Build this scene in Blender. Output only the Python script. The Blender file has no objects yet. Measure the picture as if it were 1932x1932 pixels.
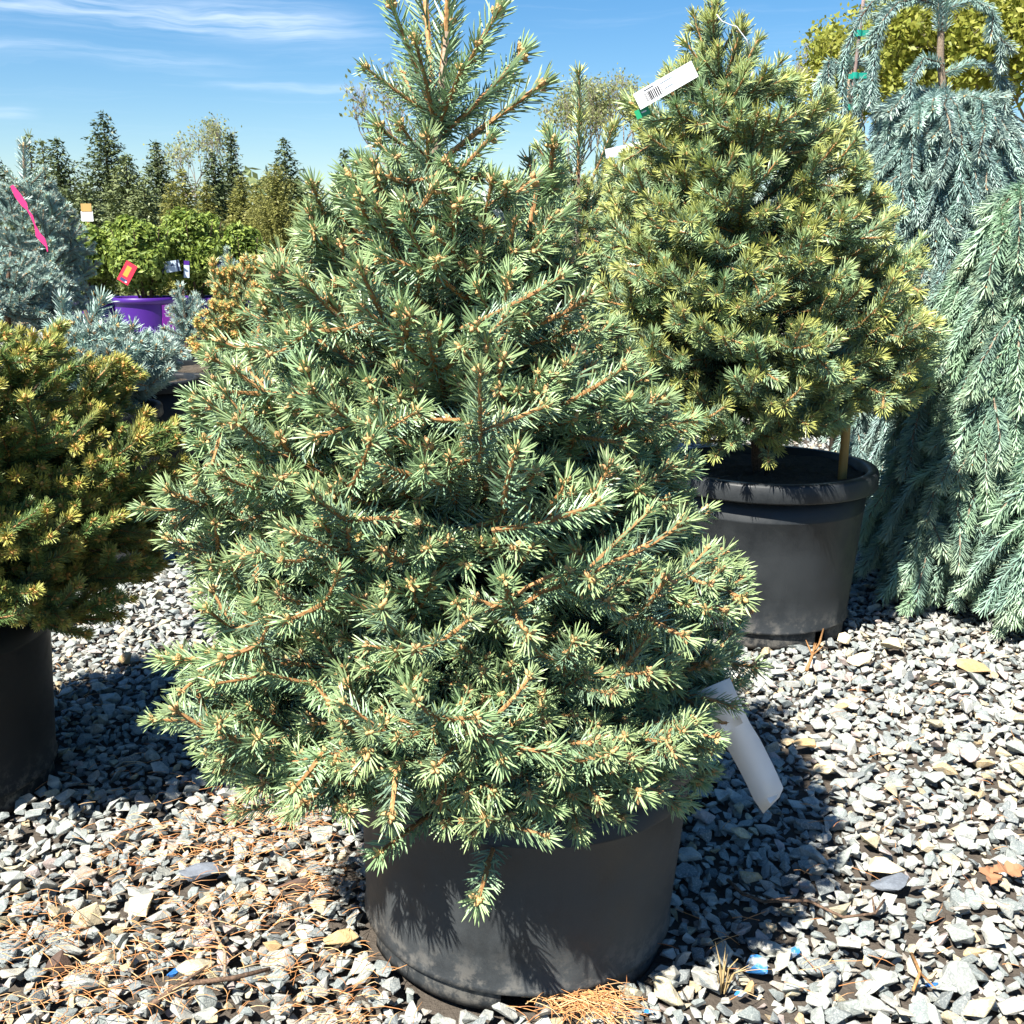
import bpy, bmesh, math, random
import numpy as np
from mathutils import Matrix, Vector, Quaternion

# ------------------------------------------------------------------ camera, world, sun, exposure
SC = bpy.context.scene
COL = SC.collection
R = math.radians
HC, PITCH, FOC = 1.0, R(14.0), 1.05           # camera height, downward pitch, focal length / frame width
cam_d = bpy.data.cameras.new("camera"); cam = bpy.data.objects.new("camera", cam_d); COL.objects.link(cam)
cam_d.sensor_width = 36; cam_d.lens = 36 * FOC; cam_d.clip_start = 0.02; cam_d.clip_end = 2000
cam.location = (0, 0, HC); cam.rotation_euler = (math.pi / 2 - PITCH, 0, 0)
SC.camera = cam

SUN_EL, SUN_AZ = R(54), R(40)                 # elevation; azimuth to the left of straight behind the camera
sun_to = Vector((-math.sin(SUN_AZ) * math.cos(SUN_EL), -math.cos(SUN_AZ) * math.cos(SUN_EL), math.sin(SUN_EL)))
sd = bpy.data.lights.new("sun", 'SUN'); sun = bpy.data.objects.new("sun", sd); COL.objects.link(sun)
sd.energy = 5.0; sd.angle = R(0.5); sd.color = (1.0, 0.95, 0.86)
sun.rotation_euler = sun_to.to_track_quat('Z', 'Y').to_euler()

SC.view_settings.view_transform = 'Standard'; SC.view_settings.look = 'None'
SC.view_settings.gamma = 1.0; SC.view_settings.exposure = 1.62
try: SC.view_settings.use_curve_mapping = False
except Exception: pass
SC.cycles.max_bounces = 6; SC.cycles.diffuse_bounces = 3; SC.cycles.glossy_bounces = 2; SC.cycles.transparent_max_bounces = 8


class NT:
    """small node-tree helper"""
    def __init__(s, tree): s.t = tree; s.n = tree.nodes; s.l = tree.links
    def new(s, kind, **kw):
        n = s.n.new(kind)
        for k, v in kw.items(): setattr(n, k, v)
        return n
    def put(s, sock, v):
        if isinstance(v, bpy.types.NodeSocket): s.l.new(v, sock)
        elif v is not None:
            if hasattr(sock, 'default_value'):
                dv = sock.default_value
                if isinstance(v, (tuple, list)) and hasattr(dv, '__len__') and len(dv) == 4 and len(v) == 3: v = (*v, 1)
                sock.default_value = v
    def m(s, op, a, b=None, c=None, clamp=False):
        n = s.new('ShaderNodeMath', operation=op, use_clamp=clamp)
        s.put(n.inputs[0], a)
        if b is not None: s.put(n.inputs[1], b)
        if c is not None: s.put(n.inputs[2], c)
        return n.outputs[0]
    def mix(s, f, a, b, blend='MIX'):
        n = s.new('ShaderNodeMix', data_type='RGBA', blend_type=blend)
        s.put(n.inputs[0], f); s.put(n.inputs[6], a); s.put(n.inputs[7], b)
        return n.outputs[2]
    def noise(s, vec, scale, detail=3, rough=.55, dist=0):
        n = s.new('ShaderNodeTexNoise'); s.put(n.inputs['Vector'], vec)
        n.inputs['Scale'].default_value = scale; n.inputs['Detail'].default_value = detail
        n.inputs['Roughness'].default_value = rough; n.inputs['Distortion'].default_value = dist
        return n.outputs['Fac']
    def ramp(s, f, stops, interp='LINEAR'):
        n = s.new('ShaderNodeValToRGB'); s.put(n.inputs[0], f); r = n.color_ramp; r.interpolation = interp
        while len(r.elements) > 1: r.elements.remove(r.elements[-1])
        r.elements[0].position = stops[0][0]; r.elements[0].color = (*stops[0][1], 1)
        for p, c in stops[1:]:
            e = r.elements.new(p); e.color = (*c, 1)
        return n.outputs[0]
    def maprange(s, v, a, b, c=0, d=1, smooth=True):
        n = s.new('ShaderNodeMapRange'); n.interpolation_type = 'SMOOTHSTEP' if smooth else 'LINEAR'
        s.put(n.inputs[0], v)
        for i, q in enumerate((a, b, c, d)): n.inputs[i + 1].default_value = q
        return n.outputs[0]
    def mapping(s, vec, scale=(1, 1, 1), loc=(0, 0, 0), rot=(0, 0, 0)):
        n = s.new('ShaderNodeMapping'); s.put(n.inputs[0], vec)
        n.inputs['Scale'].default_value = scale; n.inputs['Location'].default_value = loc; n.inputs['Rotation'].default_value = rot
        return n.outputs[0]


world = bpy.data.worlds.new("World"); SC.world = world; world.use_nodes = True
def build_world():
    q = NT(world.node_tree); q.n.clear()
    sky = q.new('ShaderNodeTexSky', sky_type='NISHITA'); sky.sun_disc = False
    sky.sun_elevation = SUN_EL
    sky.sun_rotation = math.pi + SUN_AZ
    sky.air_density = 1.0; sky.dust_density = 0.4; sky.ozone_density = 3.0; sky.altitude = 100
    g = q.new('ShaderNodeTexCoord').outputs['Generated']
    sep = q.new('ShaderNodeSeparateXYZ'); q.put(sep.inputs[0], g)
    x, y, z = sep.outputs
    az = q.m('ARCTAN2', x, y); el = q.m('ARCSINE', z)
    cv = q.new('ShaderNodeCombineXYZ'); q.put(cv.inputs[0], az); q.put(cv.inputs[1], el)
    warp = q.noise(q.mapping(cv.outputs[0], (3.0, 9, 1)), 1.6, 4, .6)
    el2 = q.m('ADD', el, q.m('MULTIPLY', q.m('SUBTRACT', warp, .5), .035))
    cv2 = q.new('ShaderNodeCombineXYZ'); q.put(cv2.inputs[0], az); q.put(cv2.inputs[1], el2)
    streak = q.noise(q.mapping(cv2.outputs[0], (5, 90, 1), (3.1, .7, 0)), 1.0, 5, .62)
    tot = None
    def band(e0, slope, wid, a0, a1, soft, amt):
        nonlocal tot
        c = q.m('SUBTRACT', el2, q.m('ADD', e0, q.m('MULTIPLY', az, slope)))
        gs = q.m('EXPONENT', q.m('MULTIPLY', q.m('POWER', q.m('ABSOLUTE', q.m('DIVIDE', c, wid)), 2), -1))
        win = q.m('MULTIPLY', q.maprange(az, a0 - soft, a0 + soft), q.maprange(az, a1 - soft, a1 + soft, 1, 0))
        v = q.m('MULTIPLY', q.m('MULTIPLY', gs, win), q.m('MULTIPLY', q.maprange(streak, .28, .68), amt))
        tot = v if tot is None else q.m('ADD', tot, v)
    band(R(9.9), -0.035, R(.75), R(-40), R(-8), R(4), .85)
    band(R(8.1), -.02, R(.35), R(-26), R(-14), R(3), .5)
    band(R(7.4), 0, R(.22), R(-14), R(-6), R(2), .45)
    band(R(11.6), 0.0, R(.5), R(-29), R(-20), R(4), .4)
    band(R(8.4), -.62, R(.42), R(-12), R(-4.5), R(2.5), .6)
    band(R(5.9), 0, R(.3), R(-26), R(-23), R(.8), .4)
    band(R(24), .06, R(2.6), R(-170), R(170), R(6), .45)         # thin cirrus higher up, outside the frame
    wide = q.m('MULTIPLY', q.maprange(streak, .5, .8), .12)
    f = q.m('ADD', tot, wide, clamp=True)
    col = q.mix(q.m('MULTIPLY', f, .75), sky.outputs[0], (7.6, 8.3, 9.2))
    hs = q.new('ShaderNodeHueSaturation'); hs.inputs['Saturation'].default_value = 1.35; q.put(hs.inputs['Color'], col)
    bg = q.new('ShaderNodeBackground'); q.put(bg.inputs[0], hs.outputs[0]); bg.inputs[1].default_value = 0.05
    out = q.new('ShaderNodeOutputWorld'); q.l.new(bg.outputs[0], out.inputs[0])
build_world()

# ------------------------------------------------------------------ photo pixel (1932 grid) -> point in the place
CP, SP = math.cos(PITCH), math.sin(PITCH)
def ray(px, py):
    X = (px - 966) / (1932 * FOC); U = (966 - py) / (1932 * FOC)
    return Vector((X, CP + U * SP, -SP + U * CP))
def at(px, py, Y):
    d = ray(px, py); return Vector((d.x * Y / d.y, Y, HC + d.z * Y / d.y))
def ground_at(px, py, z=0.0):
    d = ray(px, py); t = (z - HC) / d.z; return Vector((d.x * t, d.y * t, z))
def pix(p):
    y = p[1]; z = p[2] - HC
    d = y * CP - z * SP; u = y * SP + z * CP
    if d < .05: return None
    return 966 + p[0] / d * 1932 * FOC, 966 - u / d * 1932 * FOC, d

# ------------------------------------------------------------------ object helpers
def tag(o, label=None, cat=None, group=None, kind=None):
    if label: o['label'] = label
    if cat: o['category'] = cat
    if group: o['group'] = group
    if kind: o['kind'] = kind
    return o
def thing(name, label, cat, loc=(0, 0, 0), group=None):
    o = bpy.data.objects.new(name, None); COL.objects.link(o); o.location = loc; o.empty_display_size = .05
    return tag(o, label, cat, group)
def link(name, data, parent=None, loc=None):
    o = bpy.data.objects.new(name, data); COL.objects.link(o)
    if parent is not None: o.parent = parent
    if loc is not None: o.location = loc
    return o

class MB:
    """mesh builder on numpy blocks: add(verts, faces, material index, tint)"""
    def __init__(s): s.v = []; s.f = []; s.mi = []; s.t = []; s.n = 0
    def add(s, v, f, mi=0, tint=0.0):
        v = np.asarray(v, float)
        s.v.append(v)
        for q in f: s.f.append(tuple(int(a) + s.n for a in q))
        s.mi.extend([mi] * len(f))
        s.t.append(np.broadcast_to(np.asarray(tint, float), (len(v),)))
        s.n += len(v)
    def tube(s, pts, rad, sides=6, mi=0, tint=0.0, cap=True):
        pts = [Vector(p) for p in pts]; n = len(pts)
        if not hasattr(rad, '__len__'): rad = [rad] * n
        V = []; prev = None
        for i, p in enumerate(pts):
            t = (pts[min(i + 1, n - 1)] - pts[max(i - 1, 0)]).normalized()
            if prev is None:
                a = Vector((0, 0, 1)) if abs(t.z) < .9 else Vector((1, 0, 0))
                prev = t.cross(a).normalized()
            u = (prev - t * prev.dot(t)).normalized(); w = t.cross(u); prev = u
            for k in range(sides):
                an = 2 * math.pi * k / sides
                V.append(p + (u * math.cos(an) + w * math.sin(an)) * rad[i])
        F = []
        for i in range(n - 1):
            for k in range(sides):
                k2 = (k + 1) % sides
                F.append((i * sides + k, i * sides + k2, (i + 1) * sides + k2, (i + 1) * sides + k))
        if cap:
            F.append(tuple(range(sides - 1, -1, -1))); F.append(tuple((n - 1) * sides + k for k in range(sides)))
        s.add([tuple(v) for v in V], F, mi, tint)
    def box(s, c, d, mi=0, M=None):
        V = np.array([(x, y, z) for x in (-.5, .5) for y in (-.5, .5) for z in (-.5, .5)]) * np.array(d)
        if M is not None: V = V @ np.array(M.to_3x3()).T
        s.add(V + np.array(c), [(0, 1, 3, 2), (4, 6, 7, 5), (0, 4, 5, 1), (2, 3, 7, 6), (0, 2, 6, 4), (1, 5, 7, 3)], mi)
    def mesh(s, name, mats, smooth=False):
        me = bpy.data.meshes.new(name)
        V = np.concatenate(s.v) if s.v else np.zeros((0, 3))
        me.from_pydata(V.tolist(), [], s.f)
        for m in mats: me.materials.append(m)
        me.polygons.foreach_set('material_index', s.mi)
        if smooth: me.polygons.foreach_set('use_smooth', [True] * len(s.f))
        a = me.attributes.new('tint', 'FLOAT', 'POINT'); a.data.foreach_set('value', np.concatenate(s.t).astype(np.float32))
        me.update(); return me
    def build(s, name, mats, parent=None, loc=None, smooth=False):
        if not isinstance(mats, (list, tuple)): mats = [mats]
        return link(name, s.mesh(name, mats, smooth), parent, loc)

# ------------------------------------------------------------------ materials
def mat(name, fn, rough=.6, spec=.4):
    m = bpy.data.materials.new(name); m.use_nodes = True
    q = NT(m.node_tree); q.n.clear()
    b = q.new('ShaderNodeBsdfPrincipled'); b.inputs['Roughness'].default_value = rough
    b.inputs['Specular IOR Level'].default_value = spec
    o = q.new('ShaderNodeOutputMaterial'); q.l.new(b.outputs[0], o.inputs[0])
    fn(q, b)
    return m
def obj_rand(q): return q.new('ShaderNodeObjectInfo').outputs['Random']
def tintattr(q):
    n = q.new('ShaderNodeAttribute'); n.attribute_name = 'tint'; return n.outputs['Fac']
def objco(q): return q.new('ShaderNodeTexCoord').outputs['Object']
def bump(q, b, h, strength=.3, dist=.002):
    n = q.new('ShaderNodeBump'); n.inputs['Strength'].default_value = strength; n.inputs['Distance'].default_value = dist
    q.put(n.inputs['Height'], h); q.l.new(n.outputs[0], b.inputs['Normal'])

def needle_mat(name, base, tipc, warm, rough=.42, spec=.45):
    """base blue-green wax, paler needle ends, per-shoot hue drift"""
    def fn(q, b):
        t = tintattr(q); r = obj_rand(q)
        c = q.mix(t, base, tipc)
        c = q.mix(q.maprange(r, .35, 1.0, 0, .85), c, warm)
        v = q.m('MULTIPLY_ADD', r, .5, .75)
        h = q.new('ShaderNodeHueSaturation'); q.put(h.inputs['Color'], c); q.put(h.inputs['Value'], v)
        q.put(b.inputs['Base Color'], h.outputs[0])
    return mat(name, fn, rough, spec)
M = {}
M['needle_grey'] = needle_mat('needles_grey_green', (.15, .255, .195), (.36, .46, .19), (.18, .275, .135))
M['needle_yellow'] = needle_mat('needles_yellow_green', (.14, .25, .19), (.52, .52, .12), (.17, .27, .15))
M['needle_dark'] = needle_mat('needles_dark_green', (.07, .15, .07), (.52, .47, .10), (.11, .19, .06))
M['needle_blue'] = needle_mat('needles_blue', (.22, .34, .33), (.38, .48, .41), (.22, .33, .28))
M['needle_teal'] = needle_mat('needles_teal', (.18, .30, .25), (.40, .50, .33), (.21, .32, .20))
M['needle_far'] = needle_mat('needles_far', (.045, .07, .03), (.10, .12, .045), (.075, .09, .028), .7, .2)
def stem_fn(c1, c2):
    def fn(q, b):
        n = q.noise(objco(q), 260, 3)
        c = q.mix(q.maprange(n, .35, .65), c1, c2)
        q.put(b.inputs['Base Color'], q.mix(q.m('MULTIPLY', obj_rand(q), .55), c, tuple(x * .45 for x in c2)))
        bump(q, b, n, .6, .001)
    return fn
M['stem'] = mat('young_stem', stem_fn((.48, .27, .115), (.30, .15, .06)), .7, .2)
M['bark'] = mat('bark', stem_fn((.17, .11, .075), (.075, .05, .035)), .85, .15)
M['bark_pale'] = mat('bark_pale', stem_fn((.33, .26, .19), (.19, .14, .10)), .85, .15)
def bud_fn(q, b):
    n = q.noise(objco(q), 420, 2)
    c = q.mix(n, (.58, .36, .17), (.34, .17, .08))
    q.put(b.inputs['Base Color'], q.mix(q.m('MULTIPLY', obj_rand(q), .4), c, (.55, .42, .15)))
    bump(q, b, n, .8, .001)
M['bud'] = mat('bud', bud_fn, .6, .3)
def bud_gold(q, b):
    n = q.noise(objco(q), 420, 2)
    q.put(b.inputs['Base Color'], q.mix(n, (.72, .42, .15), (.50, .24, .07)))
M['bud_gold'] = mat('bud_gold', bud_gold, .6, .3)

STONE = [(.00, (.29, .315, .29)), (.13, (.385, .395, .36)), (.26, (.20, .23, .225)), (.39, (.44, .435, .39)), (.50, (.33, .345, .32)),
         (.60, (.155, .175, .18)), (.69, (.40, .39, .35)), (.77, (.36, .315, .26)), (.835, (.55, .46, .28)), (.885, (.47, .43, .34)), (.93, (.47, .34, .17)), (.96, (.42, .33, .30))]
def stone_fn(stops=None, flat=None, extra=None):
    def fn(q, b):
        co = objco(q); r = obj_rand(q)
        c = q.ramp(r, stops, 'CONSTANT') if stops else flat
        off = q.new('ShaderNodeVectorMath', operation='ADD'); q.put(off.inputs[0], co)
        cx = q.new('ShaderNodeCombineXYZ'); q.put(cx.inputs[0], q.m('MULTIPLY', r, 30)); q.put(off.inputs[1], cx.outputs[0])
        n1 = q.noise(off.outputs[0], 1.4, 5, .65); n2 = q.noise(off.outputs[0], 9, 4, .7)
        c = q.mix(q.maprange(n1, .35, .65, 0, .6), c, (.12, .135, .135) if not flat else tuple(x * .6 for x in flat))
        c = q.mix(q.maprange(n2, .45, .7, 0, .45), c, (.55, .55, .50) if not flat else tuple(min(1, x * 1.35) for x in flat))
        if extra: c = extra(q, c, off.outputs[0])
        q.put(b.inputs['Base Color'], c)
        bump(q, b, n2, .55, .004)
    return fn
M['stone'] = mat('crushed_stone', stone_fn(STONE), .85, .25)
M['stone_yellow'] = mat('ochre_stone', stone_fn(flat=(.58, .49, .33)), .9, .2)
M['stone_tan'] = mat('orange_stone', stone_fn(flat=(.47, .33, .17)), .9, .2)
M['stone_slate'] = mat('slate', stone_fn(flat=(.155, .175, .205)), .7, .3)
M['stone_brown'] = mat('brown_stone', stone_fn(flat=(.10, .065, .05)), .8, .25)
def blue_paint(q, c, co):
    n = q.noise(co, 1.1, 3, .6); return q.mix(q.maprange(n, .42, .56), c, (.03, .19, .48))
M['stone_blue'] = mat('blue_painted_stone', stone_fn(flat=(.36, .40, .42), extra=blue_paint), .7, .3)
M['stone_blue_full'] = mat('blue_stone', stone_fn(flat=(.025, .14, .42)), .6, .3)
def soil_fn(q, b):
    co = objco(q); n = q.noise(co, 60, 5, .7); n2 = q.noise(co, 6, 3)
    q.put(b.inputs['Base Color'], q.mix(n, (.035, .027, .02), q.mix(n2, (.12, .095, .07), (.09, .085, .075)))); bump(q, b, n, 1, .01)
M['soil'] = mat('dark_soil', soil_fn, .95, .1)
def pot_fn(dust):
    def fn(q, b):
        co = objco(q)
        sep = q.new('ShaderNodeSeparateXYZ'); q.put(sep.inputs[0], co)
        grain = q.noise(co, 420, 3, .7); cl = q.noise(co, 7, 5, .65); drip = q.noise(q.mapping(co, (60, 60, 2.5)), 1, 3, .6)
        dustm = q.m('MULTIPLY', q.maprange(cl, .3, .62), q.maprange(drip, .2, .5, .72, 1))
        low = q.maprange(sep.outputs[2], .0, .12, 1, 0)
        spl = q.maprange(q.noise(co, 30, 5, .75), .45, .62)
        c = q.mix(q.m('MULTIPLY', dustm, dust), (.007, .0095, .0125), (.032, .038, .042))
        c = q.mix(q.m('MULTIPLY', grain, .22 * dust), c, (.10, .10, .095))
        c = q.mix(q.m('MULTIPLY', q.m('MULTIPLY', low, spl), .45), c, (.20, .185, .16))
        q.put(b.inputs['Base Color'], c)
        q.put(b.inputs['Roughness'], q.m('MULTIPLY_ADD', dustm, .25, .42))
        bump(q, b, q.m('ADD', grain, q.m('MULTIPLY', cl, .6)), .12, .002)
    return fn
M['pot'] = mat('dusty_black_plastic', pot_fn(.95), .5, .4)
M['pot_clean'] = mat('black_plastic', pot_fn(.2), .45, .22)
def flat(c): return lambda q, b: q.put(b.inputs['Base Color'], c)
def paper(c):
    def fn(q, b):
        n = q.noise(objco(q), 40, 4); q.put(b.inputs['Base Color'], q.mix(q.m('MULTIPLY', n, .18), c, tuple(x * .6 for x in c)))
    return fn
M['white'] = mat('white_label_plastic', paper((.80, .81, .83)), .45, .4)
M['ink'] = mat('printed_ink', flat((.02, .02, .025)), .5)
M['green_tag'] = mat('green_plastic', paper((.02, .30, .13)), .4, .4)
M['teal_tie'] = mat('green_tie_tape', paper((.01, .26, .19)), .35, .5)
M['pink'] = mat('pink_ribbon', paper((.62, .035, .17)), .5, .3)
M['red'] = mat('red_label', paper((.65, .03, .06)), .5, .3)
M['orange'] = mat('orange_print', paper((.85, .30, .05)), .5, .3)
M['greyblue'] = mat('grey_label', paper((.42, .50, .60)), .5, .3)
M['navy'] = mat('dark_print', paper((.05, .06, .14)), .5, .3)
M['yellow'] = mat('pale_yellow_label', paper((.75, .68, .33)), .5, .3)
M['purple'] = mat('purple_plastic', paper((.055, .012, .19)), .4, .4)
M['magenta'] = mat('magenta_label', paper((.45, .03, .55)), .45, .4)
M['lilac'] = mat('lilac_print', flat((.30, .24, .50)), .5)
def wood_fn(q, b):
    n = q.noise(q.mapping(objco(q), (90, 90, 5)), 1, 4); q.put(b.inputs['Base Color'], q.mix(n, (.50, .33, .12), (.30, .18, .06))); bump(q, b, n, .3, .001)
M['bamboo'] = mat('tan_wood', wood_fn, .6, .3)
M['string'] = mat('white_string', flat((.7, .7, .72)), .6)
def litter_fn(q, b):
    t = tintattr(q); q.put(b.inputs['Base Color'], q.ramp(t, [(0, (.46, .20, .075)), (.4, (.56, .30, .12)), (.7, (.34, .13, .05)), (.9, (.60, .42, .22))]))
M['litter'] = mat('dry_needles', litter_fn, .6, .3)
def clear_fn(q, b):
    b.inputs['Base Color'].default_value = (.75, .80, .86, 1); b.inputs['Alpha'].default_value = .72; b.inputs['Roughness'].default_value = .25
M['clear'] = mat('clear_plastic_strip', clear_fn, .25, .5)
def leaf_mat(name, a, bcol, sub=.25):
    def fn(q, b):
        t = tintattr(q); q.put(b.inputs['Base Color'], q.mix(t, a, bcol))
        tr = q.new('ShaderNodeBsdfTranslucent'); q.put(tr.inputs[0], q.mix(t, a, bcol))
        mx = q.new('ShaderNodeMixShader'); mx.inputs[0].default_value = sub
        out = [n for n in q.n if n.type == 'OUTPUT_MATERIAL'][0]
        q.l.new(b.outputs[0], mx.inputs[1]); q.l.new(tr.outputs[0], mx.inputs[2]); q.l.new(mx.outputs[0], out.inputs[0])
    return mat(name, fn, .5, .3)
M['leaf_shrub'] = leaf_mat('shrub_leaves', (.07, .125, .02), (.27, .34, .065))
M['leaf_spring'] = leaf_mat('spring_leaves', (.20, .24, .04), (.36, .36, .07), .4)
M['leaf_pale'] = leaf_mat('pale_spring_leaves', (.24, .28, .11), (.34, .36, .17), .4)
M['leaf_olive'] = leaf_mat('olive_needles', (.14, .16, .04), (.27, .26, .08))
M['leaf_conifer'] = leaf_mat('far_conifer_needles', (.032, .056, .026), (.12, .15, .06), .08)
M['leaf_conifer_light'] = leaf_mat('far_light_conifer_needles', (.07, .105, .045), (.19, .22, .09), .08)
M['twig_grey'] = mat('grey_twigs', stem_fn((.30, .26, .22), (.20, .16, .14)), .9, .1)
M['twig_pink'] = mat('reddish_twigs', stem_fn((.36, .28, .26), (.28, .2, .18)), .9, .1)

# ------------------------------------------------------------------ spruce shoots
GA = 2.399963
def needle_block(base, direc, side, length, rad, bend):
    """one needle: 3-sided, 3 rings and a tip"""
    u = side; w = direc.cross(side)
    V = []
    for z, k in ((0, .55), (.35, 1.0), (.78, .82)):
        c = base + direc * (z * length) + bend * (z * z)
        for j in range(3):
            a = 2.0944 * j + .4
            V.append(c + (u * (math.cos(a) * 1.15) + w * (math.sin(a) * .85)) * (rad * k))
    V.append(base + direc * length + bend)
    return V
NF = [(0, 1, 4, 3), (1, 2, 5, 4), (2, 0, 3, 5), (3, 4, 7, 6), (4, 5, 8, 7), (5, 3, 6, 8), (6, 7, 9), (7, 8, 9), (8, 6, 9)]
NT_T = [0, 0, 0, .25, .25, .25, .7, .7, .7, 1]

def bud_block(mb, p, d, s, rng, mi):
    a = Vector((0, 0, 1)) if abs(d.z) < .9 else Vector((1, 0, 0))
    u = d.cross(a).normalized(); w = d.cross(u)
    V = []; prof = ((-.2, .55), (.25, .95), (.7, .8), (1.05, .45))
    for z, k in prof:
        for j in range(6):
            an = j * math.pi / 3 + z
            V.append(p + d * (z * s) + (u * math.cos(an) + w * math.sin(an)) * (s * .55 * k * rng.uniform(.85, 1.15)))
    V.append(p + d * (s * 1.35))
    F = []
    for i in range(3):
        for j in range(6): F.append((i * 6 + j, i * 6 + (j + 1) % 6, (i + 1) * 6 + (j + 1) % 6, (i + 1) * 6 + j))
    for j in range(6): F.append((18 + j, 18 + (j + 1) % 6, 24))
    mb.add([tuple(v) for v in V], F, mi, rng.random())

def make_shoot(name, L, seed, sp, terminal=True, split_buds=False):
    """a year's growth along +Z: stem, needles all round (thinner on the upper side, +Y) and end buds"""
    rng = random.Random(seed)
    mb = MB(); bm_ = MB()
    bx, by = rng.uniform(-.08, .08) * L, rng.uniform(-.06, .14) * L
    def P(t): return Vector((bx * t * t - bx * t, by * t * t - by * t, L * t))
    r0, r1 = sp['stem']
    ts = [0, .2, .4, .6, .8, 1]
    mb.tube([P(t) for t in ts], [(r0 + (r1 - r0) * t) * rng.uniform(.88, 1.15) for t in ts], 6, 1)
    n = int(sp['dens'] * L)
    if not terminal: n = int(n * sp.get('old', .75))
    for i in range(n):
        t = (i + rng.random()) / n
        az = i * GA + rng.uniform(-.5, .5)
        up = math.sin(az)
        if up > .55 and rng.random() < sp.get('part', .55): continue
        th = R(sp['ang'][0] + (sp['ang'][1] - sp['ang'][0]) * t + rng.gauss(0, 8))
        rad = Vector((math.cos(az), math.sin(az), 0))
        d = (rad * math.sin(th) + Vector((0, 0, 1)) * math.cos(th)).normalized()
        d = (d + Vector((0, 1, 0)) * sp.get('lift', .12)).normalized()
        ln = sp['len'] * rng.uniform(.78, 1.12) * (.75 + .25 * min(1, t * 4))
        b = P(t) + rad * (r0 * .7)
        side = d.cross(Vector((0, 0, 1)));
        side = side.normalized() if side.length > 1e-4 else Vector((1, 0, 0))
        bend = Vector((0, 0, 1)) * (ln * rng.uniform(.02, .16)) + Vector((rng.gauss(0, .03), rng.gauss(0, .03), 0)) * ln
        tn = (.15 + .85 * t) if terminal else .25 * t
        tint = [min(1, tn ** sp.get('tp', 1.0) * (.3 + .7 * x) + .12 * x) for x in NT_T]
        mb.add([tuple(v) for v in needle_block(b, d, side, ln, sp['rad'], bend)], NF, 0, tint)
    target, mi = (bm_, 0) if split_buds else (mb, 2)
    if terminal:
        k = sp['star']
        for i in range(k):
            az = i * GA; th = R(rng.uniform(14, 68)); d = Vector((math.cos(az) * math.sin(th), math.sin(az) * math.sin(th), math.cos(th)))
            ln = sp['len'] * rng.uniform(.75, 1.1)
            side = d.cross(Vector((0, 0, 1))).normalized()
            mb.add([tuple(v) for v in needle_block(P(1) + d * r1 - Vector((0, 0, rng.uniform(0, .004))), d, side, ln, sp['rad'], Vector((0, 0, ln * .08)))], NF, 0, [.45 + .55 * x for x in NT_T])
        nb = rng.randint(*sp['nbud']); bs = sp['bud']
        bud_block(target, P(1), Vector((0, 0, 1)), bs * rng.uniform(.9, 1.25), rng, mi)
        for i in range(nb):
            az = i * 6.283 / nb + rng.random(); th = R(rng.uniform(45, 75))
            d = Vector((math.cos(az) * math.sin(th), math.sin(az) * math.sin(th), math.cos(th)))
            bud_block(target, P(1) + d * (bs * .45) - Vector((0, 0, bs * rng.uniform(.1, .9))), d, bs * rng.uniform(.7, 1.1), rng, mi)
        for i in range(sp.get('sidebud', 1)):
            t = rng.uniform(.4, .85); az = rng.uniform(0, 6.28); d = Vector((math.cos(az), math.sin(az), .8)).normalized()
            bud_block(target, P(t) + d * r0, d, bs * .75, rng, mi)
    me = mb.mesh(name, [sp['mn'], sp['ms'], sp['mb']])
    bme = bm_.mesh('bud', [sp['mb']], True) if (split_buds and terminal) else None
    return me, bme

class Species:
    """library of shoot meshes: tips and older segments in several lengths; GN collection for the inner mass"""
    count = 0
    def __init__(s, sp, lengths, nseed=3, split=False, seed=1):
        s.items = []     # (terminal, length, mesh, budmesh, index)
        s.col = bpy.data.collections.new('shoot_library'); 
        k = 0
        for term in (True, False):
            for L in lengths:
                for j in range(nseed):
                    me, bme = make_shoot('shoot', L, seed * 1000 + k, sp, term, split)
                    full = me
                    if bme is not None:
                        full, _ = make_shoot('shoot', L, seed * 1000 + k, sp, term, False)
                    o = bpy.data.objects.new(f'shoot_{k:03d}', full); s.col.objects.link(o)
                    s.items.append((term, L, me, bme, k)); k += 1
        s.mod = scatter_group(s.col)
    def pick(s, term, L, rng):
        c = [it for it in s.items if it[0] == term]
        best = min(abs(math.log(it[1] / L)) for it in c)
        c = [it for it in c if abs(abs(math.log(it[1] / L)) - best) < 1e-6]
        return rng.choice(c)

def scatter_group(col):
    g = bpy.data.node_groups.new('scatter', 'GeometryNodeTree')
    g.interface.new_socket('Geometry', in_out='INPUT', socket_type='NodeSocketGeometry')
    g.interface.new_socket('Geometry', in_out='OUTPUT', socket_type='NodeSocketGeometry')
    n = g.nodes; l = g.links
    gi = n.new('NodeGroupInput'); go = n.new('NodeGroupOutput')
    ci = n.new('GeometryNodeCollectionInfo'); ci.inputs['Collection'].default_value = col
    ci.inputs['Separate Children'].default_value = True; ci.inputs['Reset Children'].default_value = True
    ip = n.new('GeometryNodeInstanceOnPoints')
    def attr(nm, dt):
        a = n.new('GeometryNodeInputNamedAttribute'); a.data_type = dt; a.inputs['Name'].default_value = nm; return a.outputs['Attribute']
    l.new(gi.outputs[0], ip.inputs['Points']); l.new(ci.outputs[0], ip.inputs['Instance'])
    ip.inputs['Pick Instance'].default_value = True
    l.new(attr('pick', 'INT'), ip.inputs['Instance Index'])
    l.new(attr('rot', 'FLOAT_VECTOR'), ip.inputs['Rotation'])
    l.new(attr('size', 'FLOAT_VECTOR'), ip.inputs['Scale'])
    l.new(ip.outputs[0], go.inputs[0])
    return g
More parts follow.
